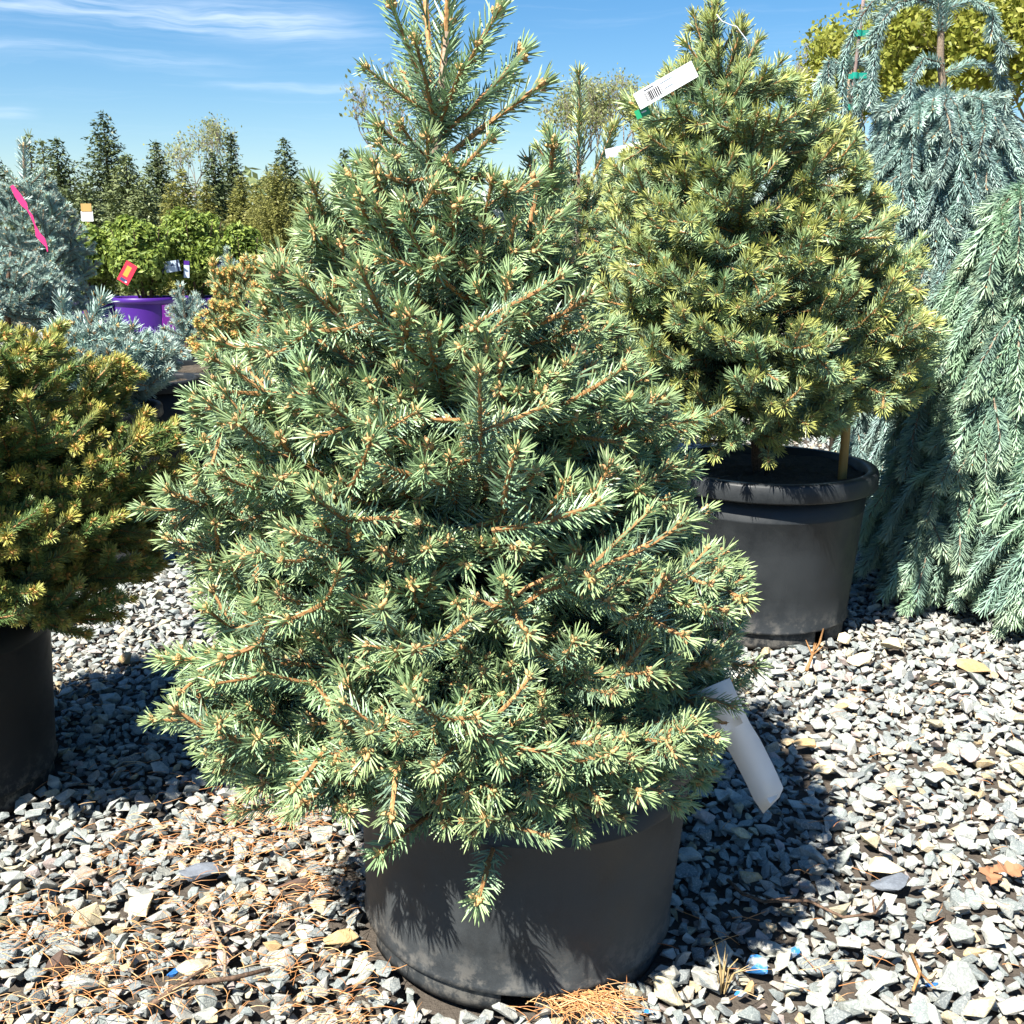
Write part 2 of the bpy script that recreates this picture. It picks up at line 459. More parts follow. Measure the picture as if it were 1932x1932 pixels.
def scatter(name, group, P, E, S, I, parent=None, loc=None):
    me = bpy.data.meshes.new(name); P = np.asarray(P, np.float32)
    me.vertices.add(len(P)); me.vertices.foreach_set('co', P.ravel())
    a = me.attributes.new('rot', 'FLOAT_VECTOR', 'POINT'); a.data.foreach_set('vector', np.asarray(E, np.float32).ravel())
    S = np.asarray(S, np.float32)
    if S.ndim == 1: S = np.repeat(S[:, None], 3, 1)
    a = me.attributes.new('size', 'FLOAT_VECTOR', 'POINT'); a.data.foreach_set('vector', np.ascontiguousarray(S).ravel())
    a = me.attributes.new('pick', 'INT', 'POINT'); a.data.foreach_set('value', np.asarray(I, np.int32))
    o = link(name, me, parent, loc); md = o.modifiers.new('scatter', 'NODES'); md.node_group = group
    o['kind'] = 'stuff'
    return o

def frame(d, up, roll=0):
    """rotation with +Z along d, +Y towards up"""
    z = d.normalized(); y = up - z * up.dot(z)
    if y.length < 1e-3: y = Vector((0, 1, 0)) - z * z.y
    y.normalize(); x = y.cross(z)
    m = Matrix((x, y, z)).transposed()
    if roll: m = m @ Matrix.Rotation(roll, 3, 'Z')
    return m

def place_shoots(root, species, segs, nparts, rng, name='shoot', near=None, budname='bud_cluster'):
    """segs: (p0, p1, terminal). The shoots showing best become parts, the rest one mass."""
    base = root.location.copy()
    info = []
    for i, (p0, p1, term) in enumerate(segs):
        mid = (p0 + p1) * .5; q = pix(mid)
        info.append((q[2] if q else 99, i, q))
    info.sort(key=lambda a: a[0])
    cell = {}; scored = []
    L0 = 0
    for dpt, i, q in info:
        if q is None or not (-30 < q[0] < 1962 and -30 < q[1] < 1962): scored.append((99, dpt, i)); continue
        ln = (segs[i][1] - segs[i][0]).length
        size = max(10, ln / q[2] * 2029 * .45)
        c = (int(q[0] // size), int(q[1] // size))
        occ = cell.get(c, 0)
        scored.append((occ + (0 if segs[i][2] else .7), dpt, i))
        for dx in (-1, 0, 1):
            for dy in (-1, 0, 1):
                k = (c[0] + dx, c[1] + dy); cell[k] = cell.get(k, 0) + (1 if dx == dy == 0 else .35)
    scored.sort()
    chosen = set(i for sc, d, i in scored[:nparts] if sc < 90)
    P, E, S, I = [], [], [], []
    for i, (p0, p1, term) in enumerate(segs):
        d = p1 - p0; L = d.length
        if L < .008: continue
        it = species.pick(term, L, rng)
        m = frame(d, Vector((0, 0, 1)), rng.gauss(0, .35)); s = L / it[1]
        if i in chosen:
            o = link(name, it[2], root)
            o.matrix_basis = Matrix.Translation(p0 - base) @ m.to_4x4() @ Matrix.Scale(s, 4)
            if it[3] is not None:
                b = link(budname, it[3], o); b['kind'] = 'stuff'
        else:
            P.append(tuple(p0 - base)); E.append(tuple(m.to_euler())); S.append(s); I.append(it[4])
    if P: scatter('foliage', species.mod, P, E, S, I, root)

def lerp_table(tab, x):
    if x <= tab[0][0]: return tab[0][1:]
    for a, b in zip(tab, tab[1:]):
        if x <= b[0]:
            t = (x - a[0]) / (b[0] - a[0]); return tuple(u + (v - u) * t for u, v in zip(a[1:], b[1:]))
    return tab[-1][1:]

def bez(a, c, b, t): return a * ((1 - t) ** 2) + c * (2 * t * (1 - t)) + b * (t * t)

class Conifer:
    """branches grown inside an envelope env(z) -> (centre x, centre y, left radius, right radius)"""
    def __init__(s, env, zmin, zmax, trunk, seg, rng, slope, latang=(38, 62), lat=2, uplift=.12, inner=.28, spread=25, extra=.35, outw=0, zfront=None):
        s.env, s.zmin, s.zmax, s.trunk, s.seg, s.rng, s.slope = env, zmin, zmax, trunk, seg, rng, slope
        s.latang, s.lat, s.uplift, s.inner, s.spread, s.extra = latang, lat, uplift, inner, spread, extra
        s.outw, s.zfront = outw, zfront; s.segs = []; s.branches = []
    def rmax(s, z, phi):
        cx, cy, rl, rr = s.env(z); t = .5 + .5 * math.cos(phi)
        return rl + (rr - rl) * t
    def inside(s, p, k=1.06):
        if p.z < s.zmin - .02 or p.z > s.zmax + .02: return False
        cx, cy, rl, rr = s.env(p.z)
        dx, dy = p.x - cx, p.y - cy
        if s.zfront is not None and p.z < s.zmin + (s.zfront - s.zmin) * min(1, max(0, -dy / .22)): return False
        return math.hypot(dx, dy) < s.rmax(p.z, math.atan2(dy, dx)) * k
    def chain(s, a, b, depth, lift, first=0.0):
        rng = s.rng
        L = (b - a).length
        if L < .025: return
        ctrl = (a + b) * .5 + Vector((rng.gauss(0, .05), rng.gauss(0, .05), -lift)) * L
        n = max(1, round(L / (s.seg * rng.uniform(.85, 1.2))))
        pts = [bez(a, ctrl, b, i / n) for i in range(n + 1)]
        for i in range(n):
            if (i + 1) / n > first: s.segs.append((pts[i], pts[i + 1], i == n - 1))
        if depth <= 0: return
        for i in range(1, n + (0 if n > 1 else 1)):
            if i / n < first: continue
            t = (pts[min(i + 1, n)] - pts[i - 1]).normalized(); rem = L * (n - i) / n
            sidev = t.cross(Vector((0, 0, 1)))
            sidev = sidev.normalized() if sidev.length > .05 else Vector((1, 0, 0))
            for k in range(s.lat):
                sg = 1 if k % 2 == 0 else -1
                s.lateral(pts[i], t, sidev * sg, max(rem * rng.uniform(.5, .95), s.seg * rng.uniform(.6, 1.0)), depth, lift)
            if rng.random() < s.extra:
                s.lateral(pts[i], t, (sidev * rng.uniform(-1, 1) + Vector((0, 0, rng.choice((1, 1, -1))))).normalized(), s.seg * rng.uniform(.6, 1.1), 0, lift)
        # short side shoots half way along the older segments
        for i in range(n):
            if rng.random() < s.extra and (i + .5) / n > first:
                t = (pts[i + 1] - pts[i]).normalized(); sidev = t.cross(Vector((0, 0, 1)))
                sidev = sidev.normalized() if sidev.length > .05 else Vector((1, 0, 0))
                s.lateral((pts[i] + pts[i + 1]) * .5, t, sidev * rng.choice((-1, 1)), s.seg * rng.uniform(.45, .8), 0, lift)
    def lateral(s, p, t, sidev, L, depth, lift):
        rng = s.rng; an = R(rng.uniform(*s.latang)); v = R(rng.gauss(0, s.spread))
        d = (t * math.cos(an) + sidev * math.sin(an) + Vector((0, 0, math.sin(v)))).normalized()
        d = (d + Vector((0, 0, s.uplift))).normalized()
        if s.outw:
            cx, cy, _, _ = s.env(p.z); o = Vector((p.x - cx, p.y - cy, 0))
            if o.length > .02: d = (d + (o.normalized() + Vector((0, 0, .25))) * s.outw * rng.uniform(.3, 1.5)).normalized()
        for k in range(4):
            q = p + d * L
            if s.inside(q): break
            L *= .7
        else: return
        if L > s.seg * .4: s.chain(p, q, depth - 1, lift * .6)
    def trunk_at(s, z):
        tr = s.trunk
        for a, b in zip(tr, tr[1:]):
            if z <= b.z: 
                t = max(0, (z - a.z) / (b.z - a.z)); return a + (b - a) * t
        return tr[-1]
    def main(s, z, phi, depth=2, k=1.0):
        cx, cy, _, _ = s.env(z); r = s.rmax(z, phi) * s.rng.uniform(.86, 1.0) * k
        tip = Vector((cx + math.cos(phi) * r, cy + math.sin(phi) * r, z))
        tt = (z - s.zmin) / (s.zmax - s.zmin)
        al = R(lerp_table(s.slope, tt)[0])
        zb = min(max(z - r * math.tan(al), s.trunk[0].z), s.trunk[-1].z - .02)
        base = s.trunk_at(zb)
        sag = lerp_table(s.slope, tt)[1]
        s.branches.append((base, tip, sag))
        s.chain(base, tip, depth, sag, s.inner)
    def wood(s, root, r0=.0055):
        for base, tip, sag in s.branches:
            L = (tip - base).length
            if L < .06: continue
            mb = MB(); ctrl = (base + tip) * .5 + Vector((0, 0, -sag)) * L
            pts = [bez(base, ctrl, tip, i / 6) - root.location for i in range(6)]
            mb.tube(pts, [r0 * (1 - i / 7) for i in range(6)], 6)
            mb.build('branch', M['bark'], root, smooth=True)
    def trunk_mesh(s, root, r0, r1, m='bark'):
        mb = MB(); n = len(s.trunk)
        mb.tube([p - root.location for p in s.trunk], [r0 + (r1 - r0) * i / (n - 1) for i in range(n)], 10)
        return mb.build('trunk', M[m], root, smooth=True)

# ------------------------------------------------------------------ nursery pots
def nursery_pot(label, c, r0, r1, h, m='pot', tilt=(0, 0), notch0=-90, group=None, rimh=.03, lip=.012, name='nursery_pot', category='plant pot'):
    """tapered tub with foot ring, ridge, notched drain openings, rolled rim and soil"""
    root = thing(name, label, category, c, group)
    root.rotation_euler = (tilt[0], tilt[1], 0)
    N = 120; foot = h * .1
    mb = MB()
    zs = [0, .012, foot - .006, foot - .001, foot, foot + .004, h * .3, h * .55, h * .765, h * .77, h * .775, h - rimh]
    def rr(z):
        r = r0 + (r1 - r0) * z / h
        if z < foot: r = r0 - .003
        if abs(z - foot) < 1e-6: r += .0035
        if abs(z - h * .77) < 1e-6: r += .0012
        return r
    V = []; F = []
    for z in zs:
        for k in range(N):
            a = 2 * math.pi * k / N; V.append((rr(z) * math.cos(a), rr(z) * math.sin(a), z))
    for i in range(len(zs) - 1):
        for k in range(N):
            ang = 360 * (k + .5) / N
            if zs[i] < foot - .002 and zs[i + 1] <= foot:
                if any(abs((ang - (notch0 + 72 * j) + 180) % 360 - 180) < 4.7 for j in range(5)): continue
            F.append((i * N + k, i * N + (k + 1) % N, (i + 1) * N + (k + 1) % N, (i + 1) * N + k))
    mb.add(V, F)
    w = mb.build('wall', M[m], root, smooth=True)
    md = w.modifiers.new('thickness', 'SOLIDIFY'); md.thickness = .003; md.offset = -1
    # rolled rim
    mb = MB(); prof = [(r1 - .004, h - rimh + .004), (r1 + lip, h - rimh), (r1 + lip + .002, h - rimh + .004), (r1 + lip + .001, h - .006), (r1 + lip - .003, h), (r1 - .003, h + .001), (r1 - .008, h - .004), (r1 - .010, h - .07)]
    V = [(r * math.cos(2 * math.pi * k / N), r * math.sin(2 * math.pi * k / N), z) for r, z in prof for k in range(N)]
    F = [(i * N + k, i * N + (k + 1) % N, (i + 1) * N + (k + 1) % N, (i + 1) * N + k) for i in range(len(prof) - 1) for k in range(N)]
    mb.add(V, F); o = mb.build('rim', M[m], root, smooth=True)
    # floor of the pot inside the foot ring
    mb = MB(); V = [(0, 0, foot + .004)] + [((r0 - .006) * math.cos(2 * math.pi * k / 48), (r0 - .006) * math.sin(2 * math.pi * k / 48), foot + .004) for k in range(48)]
    mb.add(V, [(0, 1 + k, 1 + (k + 1) % 48) for k in range(48)]); mb.build('base', M['pot_clean'], root)
    # soil, uneven
    rng = random.Random(int(c[0] * 1000) + 5); mb = MB(); V = [(0, 0, h - .012)]; F = []
    for i in range(1, 9):
        for k in range(48):
            a = 2 * math.pi * k / 48; r = (r1 - .011) * i / 8
            V.append((r * math.cos(a), r * math.sin(a), h - .02 + rng.uniform(-.006, .006)))
    F += [(0, 1 + k, 1 + (k + 1) % 48) for k in range(48)]
    for i in range(7):
        for k in range(48): F.append((1 + i * 48 + k, 1 + (i + 1) * 48 + k, 1 + (i + 1) * 48 + (k + 1) % 48, 1 + i * 48 + (k + 1) % 48))
    mb.add(V, F); mb.build('soil', M['soil'], root)
    return root

# ------------------------------------------------------------------ ground and gravel
def ground():
    mb = MB(); rng = random.Random(3)
    xs = [-400, -60, -20, -8] + [-5 + i * .25 for i in range(41)] + [8, 20, 60, 400]
    ys = [-60, -10, -2] + [i * .25 for i in range(37)] + [12, 20, 40, 80, 200, 900]
    V = [(x, y, -.012 + (rng.uniform(-.005, .005) if abs(x) < 5 and 0 < y < 9 else -.004)) for y in ys for x in xs]
    n = len(xs); F = [(j * n + i, j * n + i + 1, (j + 1) * n + i + 1, (j + 1) * n + i) for j in range(len(ys) - 1) for i in range(n - 1)]
    mb.add(V, F); o = mb.build('ground', M['soil_ground'], smooth=True); o['kind'] = 'structure'; return o
def sg(q, b):
    co = objco(q); v = q.new('ShaderNodeTexVoronoi'); q.put(v.inputs['Vector'], co); v.inputs['Scale'].default_value = 38
    n = q.noise(co, 70, 4, .7); n2 = q.noise(co, 1.3, 3)
    near = q.mix(n, (.04, .033, .027), (.105, .09, .075))
    stones = q.mix(v.outputs['Color'], (.26, .27, .26), (.42, .42, .40))
    sep = q.new('ShaderNodeSeparateXYZ'); q.put(sep.inputs[0], co)
    far = q.maprange(sep.outputs[1], 5.5, 7.0)
    c = q.mix(far, near, q.mix(.5, stones, (.24, .23, .20)))
    grass = q.maprange(q.m('ADD', sep.outputs[1], q.m('MULTIPLY', n2, 6)), 15, 20)
    c = q.mix(grass, c, (.12, .12, .045))
    q.put(b.inputs['Base Color'], c); bump(q, b, n, .8, .01)
M['soil_ground'] = mat('gravel_yard_soil', sg, .95, .1)
GROUND = ground()

def stone_mesh(seed, flatness=None):
    rng = random.Random(seed); bm = bmesh.new()
    sx, sy, sz = 1, rng.uniform(.58, .92), rng.uniform(.30, .62) if flatness is None else flatness
    for i in range(rng.randint(9, 13)):
        v = Vector((rng.gauss(0, 1), rng.gauss(0, 1), rng.gauss(0, 1))).normalized()
        k = rng.uniform(.78, 1.08)
        bm.verts.new((v.x * sx * k, v.y * sy * k, v.z * sz * k))
    r = bmesh.ops.convex_hull(bm, input=bm.verts)
    bmesh.ops.delete(bm, geom=[g for g in r['geom_interior'] if isinstance(g, bmesh.types.BMVert)], context='VERTS')
    bmesh.ops.dissolve_limit(bm, angle_limit=R(20), verts=bm.verts, edges=bm.edges)
    bmesh.ops.bevel(bm, geom=list(bm.edges), offset=.035, segments=1, affect='EDGES', profile=.6)
    bmesh.ops.triangulate(bm, faces=bm.faces)
    bmesh.ops.recalc_face_normals(bm, faces=bm.faces)
    me = bpy.data.meshes.new('stone'); bm.to_mesh(me); bm.free()
    me.polygons.foreach_set('use_smooth', [False] * len(me.polygons)); return me
STONES = []
stone_col = bpy.data.collections.new('stone_library')
for k in range(22):
    me = stone_mesh(40 + k); me.materials.append(M['stone']); STONES.append(me)
    o = bpy.data.objects.new(f'stone_{k:03d}', me); stone_col.objects.link(o)
STONE_GN = scatter_group(stone_col)

FOOT = []       # pot footprints to keep clear (x, y, r)
def clear_of(x, y, pad=0.0): return all((x - a) ** 2 + (y - b) ** 2 > (r + pad) ** 2 for a, b, r in FOOT)

pot1_c = ground_at(975, 1720); pot1_c.z = -.004
pot2_c = ground_at(1430, 1168); pot2_c.z = -.004
potL_c = ground_at(-112, 1480); potL_c.z = -.004
FOOT += [(pot1_c.x, pot1_c.y, .230), (pot2_c.x, pot2_c.y, .228), (potL_c.x, potL_c.y, .205)]

NOTABLE = [  # px, py, width px, material, flatness, lift, label, category
    (168, 1727, 66, 'stone_yellow', .8, 'large round pale yellow stone in the gravel at left', 'stone'),
    (268, 1700, 84, 'stone_yellow', .35, 'long flat cream yellow stone behind the round pale yellow one', 'stone'),
    (642, 1760, 72, 'stone_tan', .5, 'orange brown stone against the left foot of the front pot', 'stone'),
    (512, 1782, 46, 'stone_tan', .7, 'small orange brown stone left of the orange stone by the front pot', 'stone'),
    (378, 1634, 104, 'stone_slate', .22, 'long dark slate chip lying on dry needles at left', 'stone'),
    (552, 1664, 78, 'stone_brown', .5, 'wet dark brown stone left of the front pot', 'stone'),
    (110, 1812, 62, 'stone_brown', .7, 'olive brown stone in a hollow near the left picture edge', 'stone'),
    (333, 1828, 38, 'stone_blue_full', .4, 'bright blue stone chip in the gravel at lower left', 'stone'),
    (1688, 1655, 104, 'stone_slate', .2, 'dark slate slab on sunny gravel at right', 'stone'),
    (1668, 1622, 96, 'stone_yellow', .25, 'cream yellow slab partly under the dark slate slab at right', 'stone'),
    (1424, 1818, 70, 'stone_blue', .5, 'largest blue painted stone at the edge of the pot shadow', 'stone'),
    (1490, 1792, 48, 'stone_blue', .6, 'upright blue painted stone beside the largest blue painted one', 'stone'),
    (1757, 1852, 30, 'stone_blue_full', .6, 'small deep blue stone at lower right', 'stone'),
    (1398, 1868, 34, 'stone_blue', .5, 'small half blue stone below the largest blue painted one', 'stone'),
    (1226, 1903, 26, 'stone_blue', .5, 'white and blue speckled pebble right of the front pot foot', 'stone'),
    (1416, 1858, 42, 'stone_tan', .7, 'egg shaped golden brown stone below the blue painted stones', 'stone'),
    (1641, 1581, 48, 'stone_yellow', .75, 'round cream yellow stone on sunny gravel above the slate slab', 'stone'),
    (1745, 1592, 46, 'stone_yellow', .6, 'ochre stone right of the round cream yellow one', 'stone'),
    (1562, 1444, 54, 'stone_yellow', .5, 'flat cream stone right of the hanging white strip', 'stone'),
    (1516, 1398, 62, 'stone_tan', .5, 'mottled orange stone between the white strip and rear pot', 'stone'),
    (1590, 1332, 34, 'stone_tan', .6, 'small amber stone on gravel in front of the rear pot', 'stone'),
    (1687, 1213, 62, 'stone_yellow', .55, 'large yellow stone under the weeping spruce edge', 'stone'),
    (1622, 1238, 66, 'stone_yellow', .4, 'large flat yellow stone right of the rear pot foot', 'stone'),
    (1594, 1200, 40, 'stone_yellow', .6, 'yellow stone touching the right foot of the rear pot', 'stone'),
    (1836, 1248, 84, 'stone_tan', .35, 'long ochre slab under the weeping spruce at right', 'stone'),
    (240, 1241, 42, 'stone_tan', .6, 'orange stone in the sunlit gap behind the left spruce', 'stone'),
    (1822, 1838, 100, 'stone', .5, 'largest grey rock near the lower right corner', 'stone'),
]
tri = []
nstone_rng = random.Random(77)
def add_stone(name, mesh, p, s, parent=None, tilt=.35, yaw=None):
    r = nstone_rng
    o = link(name, mesh, parent)
    o.location = p; o.rotation_euler = (r.gauss(0, tilt), r.gauss(0, tilt), r.uniform(0, 6.28) if yaw is None else yaw); o.scale = (s, s, s)
    return o
for i, (px, py, w, mn, fl, lab, cat) in enumerate(NOTABLE):
    p = ground_at(px, py + w * .12, .012); d = pix(p)[2]; s = w / 2029 * d * .5
    me = stone_mesh(500 + i, fl); me.materials.append(M[mn])
    p.z = .008 + s * fl * .45
    o = add_stone('stone', me, p, s, None, .12, nstone_rng.uniform(-.3, .3)); tag(o, lab, cat)
    FOOT.append((p.x, p.y, s * .6))

def gravel():
    rng = random.Random(12); P, E, S, I = [], [], [], []
    cand = []
    def row(y0, y1, sp, smin, smax, z0, z1, keep=1.0, tilt=.4):
        y = y0; j = 0
        while y < y1:
            hw = .60 * y + .32; x = -hw + (sp * .5 if j % 2 else 0)
            while x < hw:
                if rng.random() < keep:
                    xx = x + rng.uniform(-.5, .5) * sp; yy = y + rng.uniform(-.5, .5) * sp
                    s = smin + (smax - smin) * rng.random() ** 1.8
                    if clear_of(xx, yy, s * .35):
                        cand.append((xx, yy, rng.uniform(z0, z1), s, tilt))
                x += sp
            y += sp * .87; j += 1
    row(1.0, 3.6, .0205, .010, .0165, -.010, .000)               # bed
    row(1.0, 3.6, .0300, .0125, .0255, .002, .009, .92, .38)     # top course
    row(1.0, 3.4, .072, .021, .033, .007, .014, .55, .3)         # larger pieces lying on top
    row(3.6, 7.0, .038, .016, .026, -.004, .010)
    big = sorted(range(len(cand)), key=lambda i: -(cand[i][3] / max(1.0, pix(cand[i])[2]) * (1 if abs(pix(cand[i])[0] - 966) < 980 and pix(cand[i])[1] < 1945 and cand[i][2] > .005 else 0)))
    single = set(big[:270])
    for i, (x, y, z, s, tl) in enumerate(cand):
        k = rng.randrange(len(STONES))
        if i in single: add_stone('stone', STONES[k], (x, y, z + .004), s, GROUND, tl)
        else:
            P.append((x, y, z)); E.append((rng.gauss(0, tl), rng.gauss(0, tl), rng.uniform(0, 6.28))); S.append(s); I.append(k)
    o = scatter('gravel', STONE_GN, P, E, S, I)
    tag(o, 'grey crushed stone gravel covering the nursery yard', 'gravel', None, 'stuff')
gravel()

def litter():
    rng = random.Random(9); mb = MB()
    def needle(x, y, z, yaw, L, r=.00055):
        c = rng.gauss(0, .25); pts = []
        for i in range(4):
            t = i / 3; a = yaw + c * t
            pts.append((x + math.cos(a) * L * (t - .5), y + math.sin(a) * L * (t - .5), z + rng.uniform(-.001, .0015) + .003 * math.sin(t * 3.1)))
        mb.tube(pts, [r, r, r * .9, r * .4], 3, 0, rng.random(), False)
    clumps = []
    for px, py, sprd, n, ln in [(560, 1560, .10, 300, .034), (420, 1600, .10, 220, .034), (520, 1500, .08, 170, .032), (330, 1560, .09, 130, .034), (470, 1720, .09, 190, .036), (60, 1760, .06, 150, .045),
                                (300, 1790, .10, 140, .036), (130, 1880, .08, 170, .045), (600, 1830, .07, 130, .034), (390, 1840, .08, 120, .034), (250, 1640, .10, 130, .034),
                                (1120, 1908, .035, 260, .045), (1060, 1898, .03, 130, .04), (620, 1660, .06, 150, .034), (650, 1930, .05, 90, .04), (200, 1930, .1, 130, .04), (1350, 1790, .05, 14, .05), (1480, 1840, .1, 26, .05),
                                (1650, 1520, .25, 60, .04), (1700, 1300, .3, 50, .04), (1750, 1750, .2, 40, .045), (300, 1450, .12, 60, .04), (150, 1290, .1, 60, .04)]:
        c = ground_at(px, py, .015); th = rng.uniform(-.6, .6)
        for i in range(int(n * .6)):
            x = c.x + rng.gauss(0, sprd * .8); y = c.y + rng.gauss(0, sprd * .6)
            if not clear_of(x, y): continue
            needle(x, y, .021 + abs(rng.gauss(0, .005)), th + rng.gauss(0, .75), ln * rng.uniform(.5, 1.2))
    o = mb.build('needle_litter', M['litter'], smooth=True); tag(o, 'dry orange conifer needles scattered over the gravel', 'needle litter', None, 'stuff')
litter()

def twig(pts, r, label, side=0, m='bark'):
    rng = random.Random(len(label)); mb = MB(); W = [ground_at(x, y, .02) + Vector((0, 0, z)) for x, y, z in pts]
    c = W[0].copy()
    mb.tube([p - c for p in W], [r * (1 - .5 * i / len(W)) for i in range(len(W))], 6)
    for k in range(side):
        i = rng.randrange(1, len(W) - 1) if len(W) > 2 else 0; a = W[i]; d = (W[i + 1] - W[i]).normalized()
        v = (d + Vector((rng.uniform(-.9, .9), rng.uniform(-.9, .9), rng.uniform(.2, .7)))).normalized() * rng.uniform(.02, .045)
        mb.tube([a - c, a - c + v * .6, a - c + v], [r * .6, r * .5, r * .3], 5)
    tag(mb.build('twig', M[m], None, c, True), label, 'twig')
twig([(1373, 1660, 0), (1400, 1690, .004), (1440, 1705, .004), (1525, 1706, .006), (1590, 1735, .004), (1650, 1728, .004), (1668, 1708, .01)], .0032, 'long thin dead twig running out of the pot shadow at right', 2)
twig([(1522, 1265, 0), (1532, 1245, .012), (1545, 1228, .02), (1552, 1208, .03)], .004, 'reddish forked twig on gravel in front of the rear pot', 5, 'stem')
twig([(472, 1420, .0), (466, 1450, .01), (455, 1480, .0), (480, 1520, .005)], .003, 'pale crooked twig standing in gravel under the front spruce', 1, 'bark_pale')
twig([(395, 1720, 0), (405, 1765, .006), (425, 1800, .002), (424, 1850, .0)], .003, 'pale curved root lying over stones at lower left', 0, 'bark_pale')
twig([(280, 1900, 0), (340, 1870, .01), (440, 1860, .012), (510, 1835, .006)], .0045, 'thick brown bark stick at the bottom left of the picture', 1)
twig([(1720, 1800, 0), (1735, 1845, .008), (1722, 1872, .002)], .003, 'short reddish twig beside the small deep blue stone', 1, 'stem')

M['straw'] = mat('straw', flat((.34, .25, .12)), .6, .3)
M['dry_leaf'] = mat('dry_leaf', paper((.30, .15, .08)), .7, .2)
def grass_tuft():
    rng = random.Random(5); c = ground_at(1362, 1872, .0); mb = MB()
    for i in range(16):
        a = rng.uniform(0, 6.28); h = rng.uniform(.02, .06); ln = rng.uniform(.01, .04)
        mb.tube([(0.004 * math.cos(a), .004 * math.sin(a), 0), (ln * .4 * math.cos(a), ln * .4 * math.sin(a), h * .7), (ln * math.cos(a), ln * math.sin(a), h)], [.0012, .001, .0003], 4, 0, .95)
    tag(mb.build('grass_tuft', M['straw'], None, c), 'small tuft of dry straw grass in the gravel beside the front pot', 'grass')
grass_tuft()
def oak_leaf(px, py, lab, rot):
    mb = MB(); c = ground_at(px, py, .026); out = []
    for i in range(13):
        t = i / 12; w = math.sin(math.pi * min(1, t * 1.05)) ** .7 * .016 * (1 + .35 * math.sin(t * 22))
        out.append((t * .06 - .03, w, .004 * math.sin(t * 9) + .25 * w))
    V = []
    for x, w, z in out: V += [(x, -w, z), (x, 0, z - .004), (x, w, z)]
    F = []
    for i in range(12): F += [(i * 3, i * 3 + 1, i * 3 + 4, i * 3 + 3), (i * 3 + 1, i * 3 + 2, i * 3 + 5, i * 3 + 4)]
    mb.add(V, F, 0, .15); o = mb.build('dry_leaf', M['dry_leaf'], None, c); o.rotation_euler = (0.2, .1, rot)
    md = o.modifiers.new('thickness', 'SOLIDIFY'); md.thickness = .0006
    tag(o, lab, 'leaf')
oak_leaf(1903, 1642, 'dry lobed brown leaf on gravel at the right edge', .3)
oak_leaf(1868, 1653, 'paler curled dry leaf left of the lobed brown leaf', 1.2)

# ------------------------------------------------------------------ potted spruces
def env_px(rows, Y, dy=0.0, sc=1.0):
    tab = []
    for y, xl, xr, xc in rows:
        a, b, c = at(xl, y, Y), at(xr, y, Y), at(xc, y, Y)
        tab.append((c.z, c.x, Y + dy, (c.x - a.x) * sc, (b.x - c.x) * sc))
    tab.sort()
    return (lambda z: lerp_table(tab, z)), tab[0][0], tab[-1][0]

SPA = dict(tp=1.6, len=.0225, rad=.00098, dens=1250, ang=(68, 42), stem=(.0031, .0021), star=16, nbud=(3, 6), bud=.0066, sidebud=1, part=.72, old=.85, mn=M['needle_grey'], ms=M['stem'], mb=M['bud'])
SPB = dict(tp=2.2, len=.0275, rad=.00115, dens=1050, ang=(60, 36), stem=(.0030, .0022), star=16, nbud=(2, 4), bud=.0052, sidebud=1, part=.6, mn=M['needle_yellow'], ms=M['stem'], mb=M['bud'])
SPC = dict(tp=2.2, len=.0165, rad=.00078, dens=2800, ang=(58, 40), stem=(.0020, .0016), star=22, nbud=(3, 6), bud=.0062, sidebud=0, part=.25, mn=M['needle_dark'], ms=M['stem'], mb=M['bud_gold'])
SPD = dict(len=.028, rad=.0013, dens=2000, ang=(62, 46), stem=(.0030, .0022), star=14, nbud=(0, 2), bud=.006, sidebud=0, part=.35, lift=.0, mn=M['needle_blue'], ms=M['bark_pale'], mb=M['bud'])
SPT = dict(SPD, mn=M['needle_teal'], len=.032, rad=.0015, dens=1800)
SPE = dict(len=.024, rad=.0014, dens=1000, ang=(60, 38), stem=(.004, .003), star=12, nbud=(2, 4), bud=.007, sidebud=0, part=.3, mn=M['needle_blue'], ms=M['bark_pale'], mb=M['bud'])
SPG = dict(len=.018, rad=.0012, dens=1300, ang=(55, 35), stem=(.0035, .0028), star=10, nbud=(4, 7), bud=.009, sidebud=3, part=.3, mn=M['needle_yellow'], ms=M['stem'], mb=M['bud_gold'])

